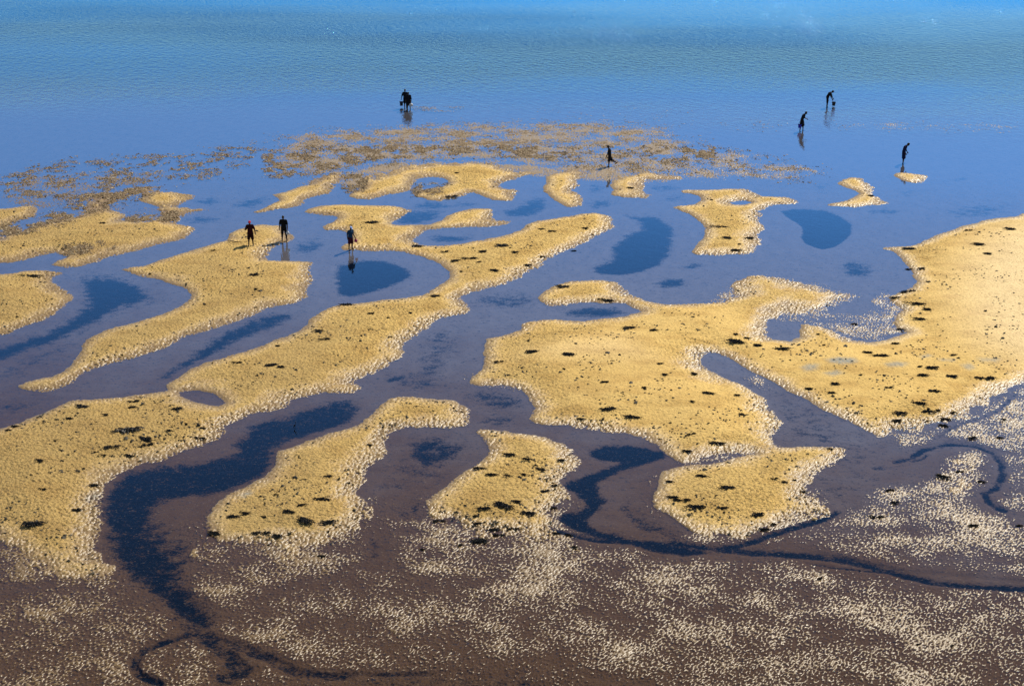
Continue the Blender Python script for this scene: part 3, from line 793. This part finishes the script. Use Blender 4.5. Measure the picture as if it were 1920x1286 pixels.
VARIANTS = {'round': [strands_mesh('seaweed_clump', 110, 1, .85, 100 + i) for i in range(4)],
            'ragged': [strands_mesh('seaweed_clump', 75, 1, .6, 200 + i) for i in range(4)],
            'streak': [strands_mesh('seaweed_clump', 70, 1, .28, 300 + i, .07) for i in range(3)]}
for L in VARIANTS.values():
    for me in L:
        me.materials.append(M_CLUMP)
CLUMPS = """A 570,563,40 170,858,130 1195,720,25 1430,863,80 1433,940,30 1150,1022,25 1435,1030,25 1800,1170,70 1820,1222,60 1560,1250,30 100,1090,20
B 160,562,90 430,692,70 910,697,110 720,765,75 630,775,60 975,733,40 800,728,50 580,725,40 1120,600,40 1365,593,40 1410,620,15 1045,795,45 1300,707,35 1130,745,40 865,832,60 670,833,20 770,787,30 1240,915,80 1510,990,90 1450,982,30 645,283,30 620,410,60 1630,363,50 520,975,80 170,1087,40 390,1070,25 280,1197,35 1620,1155,80 1740,1175,60 20,1015,80 260,1103,20 1185,620,50
C 160,430,25 210,583,120 245,648,60 320,680,20 285,710,80 370,643,60 1050,408,40 1600,603,40 1650,700,90 1715,752,50 1350,815,60 1270,810,40 1260,707,80 1260,940,80 1190,975,60 1300,1015,120 1375,1050,70 1320,1105,80 1210,1150,60 960,1117,40 1180,1238,60 310,1235,100 420,1255,50 540,1275,80 550,1253,20 790,1253,20 1700,1077,25 1850,607,80 300,1190,40 365,1208,40
D 1330,123,50 1525,150,80 1580,160,60 460,365,80 730,375,60 750,337,60 985,380,70 395,440,50 590,430,40 1045,470,30 1140,483,40 760,513,200 820,555,140 830,580,60 625,600,80 535,627,20 580,640,30 735,640,70 230,695,60 1120,537,60 240,845,40 520,800,80 435,940,80 190,1035,140 1290,980,90 1370,970,70 1625,970,80 1680,930,70 1700,1008,120 1460,1065,90 1560,1085,90 1200,1065,80 1800,885,100 1830,760,60 1860,1010,120 1810,1190,60 1550,870,25 1475,990,40 90,470,60 50,497,40 310,583,25 940,510,50
E 1070,70,80 1275,98,80 880,113,50 1480,247,50 1700,283,40 1490,388,100 1640,430,100 1330,430,60 1790,128,40 1810,195,50 1250,170,20 935,635,80 1045,675,60 780,710,80 825,750,90 1120,718,60 1245,665,60 1190,803,50 1140,835,60 920,930,130 790,945,90 980,900,70 1040,960,90 860,1040,80 960,1040,60 770,1015,60 790,1105,110 545,990,60 880,1070,60 1210,1065,50 1270,1070,60 1300,1140,50 460,1150,40 155,575,45 1830,780,60 1850,870,80 1890,890,60 1200,920,50 660,1130,40 940,765,50 1025,750,40
F 310,15,100 420,30,50 550,50,90 1030,70,60 1100,95,100 1520,95,40 1405,170,80 1320,165,40 1330,210,80 1500,205,70 1700,208,100 860,247,70 1155,280,40 1410,290,70 830,290,50 715,265,50 1340,360,90 1240,405,100 1360,393,90 1440,385,40 1520,390,40 1480,425,70 1470,460,80 1215,438,80 330,410,40 310,303,50 150,305,80 50,525,50 200,567,100 20,612,60 60,180,60 50,355,40 90,755,90 515,775,40 565,785,40 635,770,30 240,840,120 20,893,60 100,935,140 240,940,90 440,970,100 460,1040,50 510,1010,30 1665,770,60 1470,750,90 1560,715,50 1190,890,50 1095,970,70 1620,530,60 1770,525,50 1810,430,40 1640,1020,60 1880,1015,50 1160,820,60 680,830,50 830,600,40
I 780,540,40 460,262,40 1330,905,25 1520,915,25 1000,490,18"""
PLACES = [('left_spit', 'short sand spit at far left'), ('left_upper', 'broad brown-fringed sandbar'), ('left_low', 'rounded sandbar at left edge'),
          ('pair_bar', 'sandbar under the red-capped person'), ('lower_mid', 'sandbar curving round the pond'),
          ('centre', 'weedy sandbar beside the pond'), ('notch_isle', 'notched islet in blue shallows'), ('hook_isle', 'small hooked sand islet'),
          ('far_mid', 'far sandbar below the couple'), ('far_spit', 'far slanting sand spit'), ('far_second', 'stubby bar left of walker'),
          ('far_third', 'far bar beneath the walker'), ('glint_spit', 'glittering spit at lower right')]


def place_of(x, y):
    ax, ay = np.array([x]), np.array([y])
    for k, nm in PLACES:
        if in_poly(SAND_PX[k], ax, ay)[0]:
            return nm
    if in_poly(SAND_PX['middle'], ax, ay)[0]:
        if y > 735:
            return 'big left foreground sandbar'
        if y > 545:
            return 'slanting bar beside middle channel'
        return 'forked sandbar with blue-capped person'
    if in_poly(SAND_PX['right_big'], ax, ay)[0]:
        if y > 830 and x < 1600:
            return 'pointed sandbar at lower right'
        if y < 560 and x < 1260:
            return 'small pebbly lobe'
        if x > 1400 + max(0, (y - 660)) * .9 or (x > 1500 and y < 660):
            return 'wide golden bank at right'
        return 'large golden central sandbar'
    if y > 900:
        return 'glittering foreground mud flat'
    return 'wet edges of the bars'


items = []
ox = oy = 0
for tok in CLUMPS.split():
    if tok in TILES:
        ox, oy, sc_ = TILES[tok]
    else:
        a, b, w = map(float, tok.split(','))
        items.append((ox + a / sc_, oy + b / sc_, w / sc_))
groups = {}
for it in items:
    groups.setdefault(place_of(it[0], it[1]), []).append(it)
ORD = ['first', 'second', 'third', 'fourth', 'fifth', 'sixth', 'seventh', 'eighth', 'ninth', 'tenth', 'eleventh', 'twelfth', 'thirteenth', 'fourteenth',
       'fifteenth', 'sixteenth', 'seventeenth', 'eighteenth', 'nineteenth', 'twentieth']


def ordinal(i):
    if i < 20:
        return ORD[i]
    tens = {2: 'twenty', 3: 'thirty', 4: 'forty', 5: 'fifty'}[(i + 1) // 10]
    return tens + ('-' + ORD[(i + 1) % 10 - 1] if (i + 1) % 10 else 'th')


rc = random.Random(5)
for nm, L in groups.items():
    L.sort()
    wmax = max(w for _, _, w in L)
    for i, (x, y, w) in enumerate(L):
        gx, gy = ground(x, y, .15)
        gx, gy = float(gx), float(gy)
        size = w * math.hypot(gy, CAM_H) / FPX * 1.05
        kind = 'streak' if w > 38 and rc.random() < .4 else ('round' if rc.random() < .3 else 'ragged')
        o = bpy.data.objects.new('seaweed_clump', rc.choice(VARIANTS[kind]))
        COL.objects.link(o)
        o.location = (gx, gy, ground_z(gx, gy) - .004)
        hz = min(1.0, .45 + size * .5)
        wide = rc.uniform(.8, 1.25)
        o.scale = (size * .78, size * .52 * wide, hz)
        o.rotation_euler = (0, 0, rc.uniform(-.35, .35) + (math.pi if rc.random() < .5 else 0))
        word = 'tiny' if w < 9 else 'small' if w < 17 else 'big' if w < 30 else 'very long'
        if w == wmax and [q_[2] for q_ in L].count(wmax) == 1 and len(L) > 1:
            o['label'] = 'largest dark seaweed clump on the ' + nm
        elif len(L) == 1:
            o['label'] = 'lone %s dark seaweed clump on the %s' % (word, nm)
        elif i == len(L) - 1:
            o['label'] = '%s dark seaweed clump, rightmost on the %s' % (word, nm)
        elif i == 0:
            o['label'] = '%s dark seaweed clump, leftmost on the %s' % (word, nm)
        else:
            o['label'] = '%s dark seaweed clump, %s from left on the %s' % (word, ordinal(i), nm)
        o['category'] = 'seaweed clump'
        o['group'] = 'dark seaweed clumps on the sand'

# a thin dark stick lying left of the red-capped person
sx_, sy_ = ground(442, 454.6, .15)
bm = bmesh.new()
n_ = 9
rings = []
for i in range(n_):
    t = i / (n_ - 1)
    c = Vector(((t - .5) * 1.05, .05 * math.sin(t * 5), .035 + .012 * math.sin(t * 9)))
    rr = .030 * (1 - .55 * t)
    rings.append([bm.verts.new(c + Vector((0, math.cos(a) * rr, math.sin(a) * rr))) for a in [k_ * math.pi / 3 for k_ in range(6)]])
for A, B in zip(rings, rings[1:]):
    for i in range(6):
        bm.faces.new((A[i], A[(i + 1) % 6], B[(i + 1) % 6], B[i]))
bm.faces.new(rings[0][::-1])
bm.faces.new(rings[-1])
me = bpy.data.meshes.new('stick')
bm.to_mesh(me)
bm.free()
stick = link('stick', me, plain('dark_wood', (.02, .015, .010)))
stick.location = (float(sx_), float(sy_), ground_z(float(sx_), float(sy_)))
stick.rotation_euler = (0, 0, R(-8))
stick['label'] = 'thin dark stick lying on the sand left of the red-capped person'
stick['category'] = 'stick'


# ------------------------------------------------------------------ figures
def cap_into(bm, p0, p1, r0, r1, seg=14, wide=None, ratio=1.0):
    """tapered capsule from p0 to p1; wide = unit axis along which the section is stretched by ratio"""
    p0, p1 = Vector(p0), Vector(p1)
    ax = p1 - p0
    L = ax.length
    ax = ax.normalized() if L > 1e-6 else Vector((0, 0, 1))
    ref = Vector(wide) if wide is not None else (Vector((1, 0, 0)) if abs(ax.x) < .9 else Vector((0, 1, 0)))
    e1 = (ref - ax * ref.dot(ax)).normalized()
    e2 = ax.cross(e1)
    prof = []
    for k in range(5):
        a = math.pi / 2 * (1 - k / 4)
        prof.append((-math.sin(a) * r0, math.cos(a) * r0))
    for k in range(5):
        a = math.pi / 2 * k / 4
        prof.append((L + math.sin(a) * r1, math.cos(a) * r1))
    rings = []
    for z, r in prof:
        r = max(r, 1e-4)
        rings.append([bm.verts.new(p0 + ax * z + e1 * math.cos(2 * math.pi * i / seg) * r * ratio + e2 * math.sin(2 * math.pi * i / seg) * r) for i in range(seg)])
    for A, B in zip(rings, rings[1:]):
        for i in range(seg):
            bm.faces.new((A[i], A[(i + 1) % seg], B[(i + 1) % seg], B[i]))
    bm.faces.new(rings[0][::-1])
    bm.faces.new(rings[-1])


def ball_into(bm, c, rx, ry, rz, rot=None):
    m = Matrix.Translation(Vector(c)) @ (rot.to_4x4() if rot is not None else Matrix.Identity(4)) @ Matrix.Diagonal((rx, ry, rz, 1))
    bmesh.ops.create_uvsphere(bm, u_segments=18, v_segments=12, radius=1.0, matrix=m)


def fuse(bm, voxel, smooth_it=3):
    """union of the shapes in bm as one continuous skin"""
    me = bpy.data.meshes.new('tmp')
    bmesh.ops.recalc_face_normals(bm, faces=bm.faces)
    bm.to_mesh(me)
    bm.free()
    o = bpy.data.objects.new('tmp', me)
    COL.objects.link(o)
    r = o.modifiers.new('r', 'REMESH')
    r.mode = 'VOXEL'
    r.voxel_size = voxel
    if smooth_it:
        s_ = o.modifiers.new('s', 'SMOOTH')
        s_.factor = .5
        s_.iterations = smooth_it
    dg = bpy.context.evaluated_depsgraph_get()
    out = bpy.data.meshes.new_from_object(o.evaluated_get(dg))
    bpy.data.objects.remove(o)
    bpy.data.meshes.remove(me)
    out.polygons.foreach_set('use_smooth', np.ones(len(out.polygons), bool))
    return out


def dirv(pitch, abd=0.0, side=1):
    """unit vector hanging down, swung forward by pitch and out by abd (degrees)"""
    p, a = R(pitch), R(abd)
    return Vector((side * math.sin(a), math.sin(p) * math.cos(a), -math.cos(p) * math.cos(a)))


_mc = {}


def cloth(c, rough=.9):
    if (c, rough) not in _mc:
        _mc[(c, rough)] = plain('cloth_%d' % len(_mc), c, rough, .12)
    return _mc[(c, rough)]


SKIN = plain('skin', (.055, .030, .018), .55, .25, .15)
HAIR = plain('hair', (.006, .005, .004), .5, .3)


def make_person(feet_px, height, facing, label, lean=3, curve=4, head=5, turn=0, legs=((4, 2, 3), (-4, 2, 3)), arms=((5, 8, 12), (5, 8, 12)),
                shirt=(.012, .012, .016), sleeve=.6, bottoms='shorts', bcol=(.01, .01, .014), hem=.62, cap=None, hair=True, group=None, sink=0.0, sit_z=None):
    """legs/arms are (left, right): leg = (swing forward, out, knee bend), arm = (swing forward, out, elbow bend)"""
    k = height / 1.72
    J = {}
    pel = Vector((0, 0, .93))
    lo = []
    for side, (sw, ab, kn), tag in ((-1, legs[0], 'L'), (1, legs[1], 'R')):
        hip = pel + Vector((side * .085, 0, -.02))
        knee = hip + dirv(sw, ab, side) * .42
        ank = knee + dirv(sw - kn, ab * .6, side) * .41
        fd = Vector((side * .12, math.cos(R(sw - kn) * .8), min(0, math.sin(R(sw - kn))) * .9)).normalized()
        toe = ank + fd * .15 + Vector((0, 0, -.045))
        heel = ank + Vector((0, -.035, -.05))
        J['hip' + tag], J['knee' + tag], J['ank' + tag], J['toe' + tag], J['heel' + tag] = hip, knee, ank, toe, heel
        lo += [ank.z - .085, toe.z - .028]
    l1, l2 = R(lean - curve), R(lean + curve)
    waist = pel + Vector((0, math.sin(l1), math.cos(l1))) * .20
    chest = waist + Vector((0, math.sin(lean * math.pi / 180), math.cos(R(lean)))) * .17
    up = Vector((0, math.sin(l2), math.cos(l2)))
    neck = chest + up * .15
    sho = chest + up * .105
    hd = R(lean + curve + head)
    hup = Vector((0, math.sin(hd), math.cos(hd)))
    skull = neck + Vector((0, math.sin((l2 + hd) / 2), math.cos((l2 + hd) / 2))) * .075 + hup * .095 + Vector((0, .01, 0))
    body = bmesh.new()
    X = (1, 0, 0)
    cap_into(body, pel + Vector((0, 0, -.03)), waist, .105, .092, 18, X, 1.38)
    cap_into(body, waist, chest, .092, .112, 18, X, 1.42)
    cap_into(body, chest, sho + up * -.01, .112, .085, 18, X, 1.5)
    cap_into(body, neck - up * .05, neck + hup * .07, .058, .050)
    cap_into(body, sho + Vector((-.15, 0, 0)), sho + Vector((.15, 0, 0)), .058, .058)
    hr = Matrix(((1, 0, 0), (0, math.cos(hd), math.sin(hd)), (0, -math.sin(hd), math.cos(hd)))) @ Matrix.Rotation(R(turn), 3, 'Z')

    def hp(x, y, z):
        return skull + hr @ Vector((x, y, z))
    ball_into(body, hp(0, -.008, .02), .074, .092, .098, hr)
    ball_into(body, hp(0, .030, -.045), .054, .060, .068, hr)
    ball_into(body, hp(0, .050, -.088), .030, .026, .022, hr)
    cap_into(body, hp(0, .086, .012), hp(0, .104, -.026), .010, .015)
    for sx in (-1, 1):
        ball_into(body, hp(sx * .076, -.008, -.012), .011, .022, .032, hr)
        ball_into(body, hp(sx * .032, .078, .012), .014, .010, .009, hr)
        cap_into(body, hp(sx * .012, .086, .030), hp(sx * .052, .072, .030), .010, .008)
    cap_into(body, hp(-.022, .082, -.058), hp(.022, .082, -.058), .0085, .0085)
    ball_into(body, hp(0, .080, -.070), .020, .010, .007, hr)
    hands = {}
    for side, (sw, ab, el), tag in ((-1, arms[0], 'L'), (1, arms[1], 'R')):
        s0 = sho + Vector((side * .185, 0, -.01))
        elb = s0 + dirv(sw, ab, side) * .285
        fdir = dirv(sw + el, ab * .45, side)
        wr = elb + fdir * .245
        cap_into(body, s0, elb, .058, .047)
        cap_into(body, elb, wr, .047, .031)
        inw = Vector((-side, 0, 0))
        fw = (Vector((0, 1, 0)) - fdir * fdir.y).normalized()
        pc = wr + fdir * .048
        cap_into(body, wr, pc + fdir * .028, .024, .030, 12, fw, 1.25)
        for fi, ln in enumerate((.066, .076, .072, .056)):
            b0 = pc + fdir * .040 + fw * (.033 - fi * .022)
            b1 = b0 + (fdir + inw * .25).normalized() * ln * .48
            b2 = b1 + (fdir * .55 + inw * .85).normalized() * ln * .52
            cap_into(body, b0, b1, .0098, .0092, 8)
            cap_into(body, b1, b2, .0092, .0080, 8)
        t0 = wr + fdir * .028 + fw * .026
        t1 = t0 + (fdir * .65 + fw * .75).normalized() * .036
        cap_into(body, t0, t1, .0125, .011, 8)
        cap_into(body, t1, t1 + (fdir * .9 + inw * .4).normalized() * .030, .011, .009, 8)
        J['sho' + tag], J['elb' + tag], J['wr' + tag] = s0, elb, wr
        hands[tag] = pc + fdir * .075 + inw * .012
    for tag in 'LR':
        cap_into(body, J['hip' + tag], J['knee' + tag], .092, .062)
        cap_into(body, J['knee' + tag], J['ank' + tag], .062, .042)
        cm = J['knee' + tag].lerp(J['ank' + tag], .30) + Vector((0, -.018, 0))
        ball_into(body, cm, .046, .046, .10)
        cap_into(body, J['ank' + tag], J['heel' + tag], .036, .034)
        cap_into(body, J['heel' + tag], J['toe' + tag], .034, .026, 12, X, 1.35)
    me = fuse(body, .0062, 2)
    fx, fy = ground(feet_px[0], feet_px[1], .12)
    fx, fy = float(fx), float(fy)
    gz = ground_z(fx, fy)
    if sit_z is not None:
        gz = sit_z
    for _ in range(3):                                   # settle the feet on the ground they stand on
        fx, fy = (float(v) for v in ground(feet_px[0], feet_px[1], max(gz, 0)))
        gz = ground_z(fx, fy) if sit_z is None else sit_z
    zmin = min(lo)
    mat = Matrix.Translation((fx, fy, gz - sink)) @ Matrix.Rotation(-R(facing), 4, 'Z') @ Matrix.Scale(k, 4) @ Matrix.Translation((0, 0, -zmin))
    root = link('person', me, SKIN)
    root.matrix_world = mat
    root['label'] = label
    root['category'] = 'person'
    if group:
        root['group'] = group

    def child(name, bm, m, vox=.011, it=4):
        return link(name, fuse(bm, vox, it), m, root)
    b = bmesh.new()
    e = .026
    cap_into(b, pel + Vector((0, 0, .02)), waist, .112 + e, .098 + e, 18, X, 1.38)
    cap_into(b, waist, chest, .098 + e, .112 + e, 18, X, 1.42)
    cap_into(b, chest, sho + up * -.02, .112 + e, .082 + e, 18, X, 1.5)
    cap_into(b, sho + Vector((-.15, 0, 0)), sho + Vector((.15, 0, 0)), .060 + e * .7, .060 + e * .7)
    for tag in 'LR':
        if sleeve > 0:
            a, c = J['sho' + tag], J['elb' + tag]
            if sleeve <= 1:
                cap_into(b, a, a.lerp(c, sleeve), .058 + e * .7, .052 + e)
            else:
                cap_into(b, a, c, .056 + e * .7, .044 + e)
                cap_into(b, c, c.lerp(J['wr' + tag], sleeve - 1), .044 + e, .034 + e * .8)
    child('shirt', b, cloth(shirt))
    b = bmesh.new()
    cap_into(b, pel + Vector((0, 0, -.05)), pel + Vector((0, 0, .10)), .118, .112, 18, X, 1.36)
    if bottoms == 'shorts':
        for tag in 'LR':
            a, c = J['hip' + tag], J['knee' + tag]
            if hem <= 1:
                cap_into(b, a, a.lerp(c, hem), .112, .106)
            else:
                cap_into(b, a, c, .110, .084)
                cap_into(b, c, c.lerp(J['ank' + tag], hem - 1), .072, .058)
        child('shorts' if hem < 1.2 else 'trousers', b, cloth(bcol))
    else:
        kl, kr = J['kneeL'], J['kneeR']
        for tag in 'LR':
            a, c = J['hip' + tag], J['knee' + tag]
            cap_into(b, a, a.lerp(c, hem), .118, .128)
        mid0 = (J['hipL'] + J['hipR']) / 2
        mid1 = (J['hipL'].lerp(kl, hem) + J['hipR'].lerp(kr, hem)) / 2
        cap_into(b, mid0, mid1, .128, .142, 18, X, 1.35)
        child('skirt', b, cloth(bcol))
    if hair:
        b = bmesh.new()
        ball_into(b, hp(0, -.020, .034), .082, .092, .094, hr)
        ball_into(b, hp(0, -.045, -.010), .072, .062, .070, hr)
        child('hair', b, HAIR, .008, 3)
    if cap:
        b = bmesh.new()
        ball_into(b, hp(0, -.006, .052), .090, .104, .074, hr)
        if cap[0] == 'peak':
            ball_into(b, hp(0, .105, .042), .062, .060, .010, hr)
        elif cap[0] == 'back':
            ball_into(b, hp(0, -.115, .040), .062, .055, .010, hr)
        child('cap', b, cloth(cap[1], .75), .007, 2)
    H = {t: mat @ v for t, v in hands.items()}
    H['z'] = gz
    H['mat'] = mat
    return root, H


# ------------------------------------------------------------------ buckets and bags
def lathe(bm, prof, seg=28):
    rings = [[bm.verts.new((r * math.cos(2 * math.pi * i / seg), r * math.sin(2 * math.pi * i / seg), z)) for i in range(seg)] for r, z in prof]
    for A, B in zip(rings, rings[1:]):
        for i in range(seg):
            bm.faces.new((A[i], A[(i + 1) % seg], B[(i + 1) % seg], B[i]))
    bm.faces.new(rings[0][::-1])
    bm.faces.new(rings[-1])


def make_bucket(hand, rad, hgt, mat, label, drop=None, tilt=0):
    """pail hanging from a hand by its bail"""
    bail = drop if drop else rad * 1.15
    top = hand.z - bail
    bm = bmesh.new()
    lathe(bm, [(rad * .02, 0), (rad * .74, 0), (rad * .76, .01), (rad * .98, hgt - .01), (rad * 1.05, hgt - .01), (rad * 1.05, hgt + .008), (rad * .97, hgt + .008),
               (rad * .73, .025), (rad * .02, .02)])
    me = bpy.data.meshes.new('bucket')
    bmesh.ops.recalc_face_normals(bm, faces=bm.faces)
    bm.to_mesh(me)
    bm.free()
    o = link('bucket', me, mat)
    o.location = (hand.x, hand.y, top - hgt)
    o.rotation_euler = (0, R(tilt), R(20))
    o['label'] = label
    o['category'] = 'bucket'
    bm = bmesh.new()
    n = 14
    prev = None
    for i in range(n + 1):
        a = math.pi * i / n
        c = Vector((math.cos(a) * rad * 1.04, 0, hgt + math.sin(a) * bail))
        if prev is not None:
            cap_into(bm, prev, c, .006, .006, 6)
        prev = c
    cap_into(bm, (-.05, 0, hgt + bail), (.05, 0, hgt + bail), .014, .014, 8)
    me = bpy.data.meshes.new('handle')
    bm.to_mesh(me)
    bm.free()
    link('handle', me, plain('bail_wire', (.03, .03, .03), .5, .4), o)
    return o


def make_bag(hand, w, hgt, mat, label):
    bm = bmesh.new()
    ball_into(bm, (0, 0, -hgt * .62), w * .5, w * .33, hgt * .38)
    ball_into(bm, (w * .12, 0, -hgt * .74), w * .36, w * .30, hgt * .25)
    ball_into(bm, (-w * .16, .02, -hgt * .70), w * .30, w * .26, hgt * .26)
    cap_into(bm, (w * .10, 0, -hgt * .40), (.012, 0, -.01), .045, .012, 10)
    cap_into(bm, (-w * .10, 0, -hgt * .40), (-.012, 0, -.01), .045, .012, 10)
    o = link('bag', fuse(bm, .008, 3), mat)
    o.location = hand
    o.rotation_euler = (0, 0, R(15))
    o['label'] = label
    o['category'] = 'bag'
    return o


BLACK_PL = plain('black_plastic', (.012, .012, .014), .45, .4)
BLUE_PL = plain('blue_plastic', (.015, .02, .42), .4, .4)
WHITE_PL = plain('white_plastic', (.62, .62, .60), .5, .3)

# couple wading together at the sea's edge
_, h1 = make_person((760.3, 200.3), 1.70, 195, 'taller person of the wading couple in black, carrying a black bucket', lean=2, legs=((6, 3, 6), (-6, 3, 6)),
                    arms=((2, 10, 12), (8, 20, 10)), shirt=(.010, .010, .014), bottoms='shorts', hem=.95, sleeve=.9)
make_bucket(h1['R'], .165, .34, BLACK_PL, 'black bucket carried by the taller of the wading couple')
_, h2 = make_person((766.6, 204.3), 1.62, 190, 'shorter person of the wading couple in black, carrying a white bag', lean=4, legs=((-5, 2, 8), (7, 2, 6)),
                    arms=((10, 14, 16), (2, 8, 14)), shirt=(.012, .011, .014), bottoms='skirt', hem=.85, sleeve=1.3)
make_bag(h2['L'], .36, .36, WHITE_PL, 'white bag hanging from the shorter of the wading couple')
# stooping person farthest right
_, h3 = make_person((1550.4, 199.2), 1.74, 104, 'person in dark clothes stooping low over a black bucket in the sea', lean=31, curve=12, head=24, legs=((4, 6, 6), (2, 6, 4)),
                    arms=((22, 6, 6), (16, 6, 10)), shirt=(.012, .012, .016), bottoms='shorts', hem=1.35, sleeve=1.2)
make_bucket(h3['L'] * .5 + h3['R'] * .5 + Vector((.10, 0, -.02)), .17, .32, BLACK_PL, 'black bucket dangling in front of the stooping person')
# woman with the blue bucket
_, h4 = make_person((1502.6, 244.0), 1.76, 118, 'person in a dark knee-length skirt leaning forward with a blue bucket', lean=20, curve=8, head=16, legs=((10, 4, 8), (-4, 4, 4)),
                    arms=((-14, 8, 80), (-24, 8, 4)), shirt=(.014, .012, .016), bottoms='skirt', hem=1.0, sleeve=1.3)
make_bucket(h4['R'], .15, .30, BLUE_PL, 'blue bucket held behind the person in the dark skirt')
# person in navy by the tiny islet
_, h5 = make_person((1692.8, 305.6), 1.76, 118, 'person in navy looking down beside the tiny white islet', lean=17, curve=10, head=26, legs=((2, 4, 6), (6, 4, 6)),
                    arms=((-14, 7, 48), (-12, 8, 45)), shirt=(.012, .016, .060), bcol=(.012, .014, .050), bottoms='skirt', hem=.98, sleeve=1.4)
# walker
_, h6 = make_person((1142.5, 312.6), 1.71, 268, 'person in black walking left with one heel lifted', lean=6, curve=6, head=14, legs=((7, 2, 6), (-24, 2, 38)),
                    arms=((2, 4, 14), (8, 4, 14)), shirt=(.010, .010, .012), bottoms='shorts', hem=.95, sleeve=1.6)
# red cap
_, h7 = make_person((470.8, 460.4), 1.66, 172, 'person in a red cap and dark red clothes standing on the sandbar', lean=2, head=4, legs=((2, 5, 3), (2, 5, 3)),
                    arms=((6, 22, 14), (18, 20, 95)), shirt=(.030, .005, .007), bcol=(.016, .004, .005), bottoms='shorts', hem=.98, sleeve=.75,
                    cap=('peak', (.55, .02, .03)), hair=False)
# black clothes
_, h8 = make_person((533.4, 451.6), 1.70, 184, 'tall person in black standing at the sandbar tip with a white bag', lean=1, head=4, legs=((2, 7, 2), (2, 5, 2)),
                    arms=((4, 12, 10), (4, 12, 12)), shirt=(.008, .008, .008), bcol=(.008, .008, .010), bottoms='shorts', hem=1.5, sleeve=.75)
make_bag(h8['L'], .24, .30, WHITE_PL, 'small white bag held by the tall person in black')
# blue cap
_, h9 = make_person((658.0, 468.2), 1.56, 132, 'slim person in a pale blue cap standing on a sand spit by the pool', lean=3, curve=2, head=18, legs=((3, 3, 3), (-3, 3, 3)),
                    arms=((12, 4, 30), (-20, 8, 30)), shirt=(.012, .045, .10), bcol=(.06, .008, .018), bottoms='shorts', hem=.95, sleeve=.6,
                    cap=('peak', (.35, .50, .85)), hair=False)
make_bag(h9['L'] + Vector((0, 0, .02)), .20, .28, plain('pink_cloth', (.42, .03, .12), .7, .2), 'small crimson bag held by the person in the pale blue cap')

# ------------------------------------------------------------------ wading bird in the winding channel
bx, by = ground(553, 803.5, 0)
bx, by = float(bx), float(by)
bm = bmesh.new()
ball_into(bm, (0, -.005, .165), .034, .036, .075, Matrix.Rotation(R(-28), 3, 'X'))
ball_into(bm, (0, -.050, .105), .020, .018, .050, Matrix.Rotation(R(-38), 3, 'X'))
cap_into(bm, (0, .025, .21), (0, .030, .265), .016, .012, 10)
cap_into(bm, (0, .030, .265), (0, .040, .300), .012, .013, 10)
ball_into(bm, (0, .046, .312), .017, .022, .017)
cap_into(bm, (0, .060, .312), (0, .115, .300), .007, .003, 8)
for sx in (-1, 1):
    cap_into(bm, (sx * .016, -.01, .12), (sx * .018, .004, .06), .009, .006, 8)
    cap_into(bm, (sx * .018, .004, .06), (sx * .018, -.006, -.10), .006, .006, 8)
    for a in (-.5, 0, .5):
        cap_into(bm, (sx * .018, -.006, -.10), (sx * .018 + math.sin(a) * .04, -.006 + math.cos(a) * .04, -.106), .006, .005, 6)
bird = link('bird', fuse(bm, .0042, 2), plain('dark_feathers', (.015, .016, .02), .7, .2))
bird.location = (bx, by, 0)
bird.rotation_euler = (0, 0, R(-60))
bird['label'] = 'small dark wading bird standing upright in the blue channel'
bird['category'] = 'bird'
